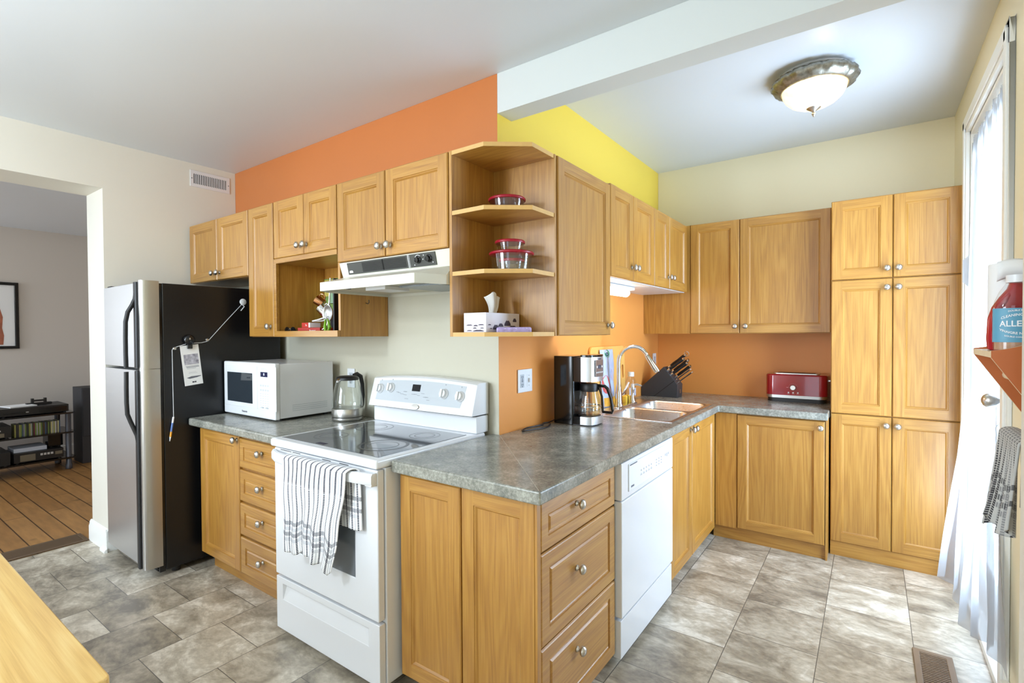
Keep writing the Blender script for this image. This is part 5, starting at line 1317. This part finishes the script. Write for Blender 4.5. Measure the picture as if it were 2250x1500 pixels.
# towel rail below
t = thing('towel_rail', 'short metal towel rail on the wall below the terracotta shelf', 'towel rail', (1.86, -.17, 1.11))
g = G().tube([(WX,-.30,1.130),(1.800,-.30,1.130),(1.798,-.04,1.130),(WX,-.04,1.130)], .006, 10); obj('bar', g, M['brown'], t, smooth=True)
def gt(u, v):
    y = -.285+.225*u
    s = v; L1 = .15
    fold = math.sin(u*26+.8)
    if s < .40:
        d = (1-s/.40)*.20; return (1.820+.005*fold*d*4, y, 1.137-d)
    if s < .50:
        a = (s-.40)/.10*PI; return (1.7995+.0205*math.cos(a), y, 1.137+.010*math.sin(a))
    d = (s-.50)/.50*(.255+.02*math.sin(u*7)-.045*(1-u))
    return (1.778-.010*(d/.2)*(1+fold)-.022*u*(d/.2)**2*math.sin(u*3), y+.01*fold*d*2, 1.137-d)
towel('towel', gt, lambda u, v: (u, (1-v)*.5 if v > .5 else v*.5), 60, 60, towel_mat('grey_checked_cotton', lin(186,186,182), lin(40,40,46), lin(120,120,122), 9), 'grey and black checked towel on the rail beside the curtained door', 'towel', .005)

# ------------------------------------------------------------------ wall grille, floor registers, table
t = thing('wall_vent', 'white metal air grille high on the left wall', 'vent', (XE, -.184, 2.505))
g = slab(lambda y, z: not (-.300 < y < -.068 and 2.530 < z < 2.602), [-.324,-.300,-.068,-.044], [2.506,2.530,2.602,2.626], .0005, .006)
for i, v in enumerate(g.v): g.v[i] = Vector((XE+v.z, v.x, v.y))
obj('frame', g, M['vent'], t, bevel=.002)
obj('dark_back', G().box(XE+.0006,-.300,2.530,XE+.0012,-.068,2.602), M['hole'], t)
g = G()
for k in range(19): g.box(XE+.0015,-.2935+.0123*k,2.530,XE+.006,-.2880+.0123*k,2.602)
obj('fins', g, M['vent'], t)
for y in (-.313,-.055): obj('screw', G().lathe([(.004,0),(.003,.0015),(0,.0015)], (XE+.006,y,2.566), 10, 0, 'x'), M['midink'], t)
def register(label, x0, x1, y0, y1, z, m1, m2, n, along):
    t = thing('floor_register', label, 'floor vent', ((x0+x1)/2,(y0+y1)/2,z)); b = .024
    g = slab(lambda x, y: not (x0+b < x < x1-b and y0+b < y < y1-b), [x0,x0+b,x1-b,x1], [y0,y0+b,y1-b,y1], z+.0005, z+.008); obj('frame', g, m1, t, bevel=.003)
    obj('dark_back', G().box(x0+b,y0+b,z+.0005,x1-b,y1-b,z+.0015), m2, t)
    g = G()
    for k in range(n):
        if along == 'x': yy = y0+b+(y1-y0-2*b)*(k+.25)/n; g.box(x0+b,yy,z+.002,x1-b,yy+(y1-y0-2*b)/n*.5,z+.007)
        else: xx = x0+b+(x1-x0-2*b)*(k+.25)/n; g.box(xx,y0+b,z+.002,xx+(x1-x0-2*b)/n*.6,y1-b,z+.007)
    obj('bars', g, m1, t)
register('brown metal floor register near the curtained door', 1.642, 1.778, .50, .868, 0, M['brown'], M['hole'], 24, 'x')
register('dark brown floor register in the doorway to the next room', -3.095, -2.905, -1.60, -.862, 0, mat('bronze_register', lin(96,76,56), .5), M['darkbrown'], 14, 'y')
t = thing('dining_table', 'light wood dining table corner in the foreground', 'table', (-.6, -2.1, 0))
g = G().rbox(-1.5,-2.55,.722,.290,-1.637,.750,.014,0,4,.004); obj('tabletop', g, table_wood, t, smooth=True, ang=50)
g = G().box(-1.38,-2.45,.64,.18,-1.74,.7215); obj('apron', g, table_wood, t, bevel=.002)
for x in (-1.36,.12):
    for y in (-2.43,-1.80): obj('leg', G().box(x,y,0,x+.06,y+.06,.6395), oak_v, t, bevel=.004)

# ------------------------------------------------------------------ next room
t = thing('tv_stand', 'black glass tv stand with tubular legs in the next room', 'tv stand', (-5.65, -.95, 0))
for z in (.115, .385, .590): obj('shelf', G().rbox(-5.90,-1.75,z,-5.42,-.32,z+.016,.03,0,4), M['black'], t, smooth=True, ang=40)
for y in (-.375, -1.70):
    for x in (-5.46,-5.86): obj('leg', G().lathe([(.020,0),(.028,.003),(.028,.05),(.024,.055),(.024,.60),(0,.60)], (x,y,0), 18), mat('dark_grey_tube', lin(78,78,84), .35, .6), t, smooth=True, ang=40)
ZS0 = (.1313,.4013,.6063)
def hifi(label, x0, x1, y0, y1, z0, h, m=None, cat='hi-fi unit', panel=None, name='hifi_unit'):
    t = thing(name, label, cat, ((x0+x1)/2,(y0+y1)/2,z0))
    obj('case', G().box(x0,y0,z0+.010,x1,y1,z0+h), m or M['blackm'], t, bevel=.003)
    for y in (y0+.03,y1-.03):
        for x in (x0+.03,x1-.03): obj('foot', G().lathe([(.014,z0),(.014,z0+.0101)], (x,y,0), 10), M['blackm'], t)
    if panel:
        g = G()
        for a, b, c, d, mm in panel: g.box(x1,y0+(y1-y0)*a,z0+h*b,x1+.004,y0+(y1-y0)*c,z0+h*d,mm)
        obj('front_panel', g, [mat('bronze_panel', lin(112,104,88), .4), mat('silver_button', lin(190,190,190), .3), M['ink'], M['black']], t)
    return t
hifi('wide black video recorder on top of the tv stand', -5.85, -5.45, -.89, -.37, ZS0[2], .085, None, 'video recorder', [(.05,.35,.35,.5,3),(.55,.2,.97,.8,3),(.36,.42,.40,.5,1)], 'video_recorder')
hifi('black box with a sloping front at the left end of the tv stand', -5.86, -5.43, -1.45, -.93, ZS0[2], .095, None, 'hi-fi unit', [(.1,.3,.9,.6,3)])
hifi('cassette deck left of the row of discs', -5.80, -5.44, -1.30, -.815, ZS0[1], .125, None, 'cassette deck', [(.1,.15,.9,.45,0),(.2,.6,.85,.7,1)], 'cassette_deck')
hifi('bronze-fronted stereo receiver on the bottom shelf', -5.80, -5.44, -.80, -.42, ZS0[0], .105, None, 'receiver', [(.12,.2,.42,.8,0),(.52,.55,.57,.75,1),(.59,.55,.64,.75,1),(.66,.55,.71,.75,1),(.73,.55,.78,.75,1),(.82,.45,.97,.75,0)], 'stereo_receiver')
hifi('black disc player on the bottom shelf, left of the receiver', -5.82, -5.40, -1.30, -.83, ZS0[0], .14, None, 'disc player', [(.2,.3,.8,.5,3)], 'disc_player')
hifi('small black speaker cube at the right of the lower shelf', -5.75, -5.55, -.52, -.40, ZS0[0]+.107, .14, M['black'], 'speaker', None, 'speaker_cube')
o = obj('paper_stack', G().box(-5.76,-.79,ZS0[0]+.1065,-5.50,-.54,ZS0[0]+.145), mat('blue_white_paper', lin(196,200,212), .7), None); tag(o, 'stack of white papers on the stereo receiver', 'papers')
o = obj('paper_sheets', G().box(-5.75,-.83,ZS0[2]+.0855,-5.52,-.62,ZS0[2]+.095), M['paper'], None); o.rotation_euler = (0,0,.2); tag(o, 'loose white papers on top of the video recorder', 'papers')
t = thing('media_device', 'small black bracket-shaped device on the video recorder', 'device', (-5.68, -.56, ZS0[2]+.0855))
obj('bar', G().box(-5.71,-.66,ZS0[2]+.0858,-5.65,-.46,ZS0[2]+.105), M['blackm'], t, bevel=.003)
g = G().box(-5.70,-.62,ZS0[2]+.1055,-5.66,-.60,ZS0[2]+.15).box(-5.70,-.52,ZS0[2]+.1055,-5.66,-.50,ZS0[2]+.15).box(-5.70,-.60,ZS0[2]+.118,-5.66,-.52,ZS0[2]+.135); obj('bracket', g, M['blackm'], t)
t = thing('tower_speaker', 'tall dark grey tower speaker beside the tv stand', 'speaker', (-5.75, -.11, 0))
obj('cabinet', G().box(-5.92,-.225,.0,-5.60,.03,.835), mat('dark_speaker', lin(50,50,54), .6), t, bevel=.004)
obj('grille', G().box(-5.5995,-.218,.30,-5.590,.023,.825), mat('speaker_cloth', lin(58,58,62), .9, bump=.4, nscale=300), t, bevel=.003)
# discs: one thing each
random.seed(11)
cols = [lin(*c) for c in ((60,70,50),(88,66,36),(120,140,70),(190,190,180),(214,206,150),(150,150,150),(50,50,56),(180,180,176),(120,40,60),(160,60,80),(196,196,190),(160,50,60),(70,90,120),(204,196,140),(170,168,90),(60,58,60),(130,120,110),(210,210,206))]
cm = [mat('disc_spine', (c[0]*.75,c[1]*.75,c[2]*.75,1), .4) for c in cols]
y = -.785; k = 0
while y < -.435:
    wdt = random.choice((.0088,.0095,.0100,.0105))
    h = random.choice((.118,.120,.122))
    g = G().box(-5.62,y,ZS0[1],-5.475,y+wdt,ZS0[1]+h); o = obj('disc_case', g, random.choice(cm), None)
    tag(o, 'thin disc case standing in the row on the tv stand', 'disc case', 'disc cases in the row on the tv stand')
    y += wdt+.0012; k += 1
t = thing('framed_picture', 'black framed picture with a wide white mat in the next room', 'picture', (-6.199, -.95, 1.27))
g = slab(lambda y, z: not (-1.27 < y < -.640 and 1.305 < z < 1.970), [-1.30,-1.27,-.640,-.610], [1.275,1.305,1.970,2.0], .001, .025)
for i, v in enumerate(g.v): g.v[i] = Vector((-6.2+v.z, v.x, v.y))
obj('frame', g, M['black'], t, bevel=.002)
obj('mat_board', G().box(-6.198,-1.268,1.306,-6.192,-.642,1.969), M['paper'], t)
g = G().prism([(-1.10,1.32),(-.735,1.32),(-.728,1.42),(-.742,1.50),(-.735,1.62),(-.765,1.75),(-.80,1.88),(-1.05,1.90)], 'x', -6.1918, -6.191); obj('picture', g, mat('brown_red_print', lin(166,96,70), .6, noise=.35, nscale=9), t)
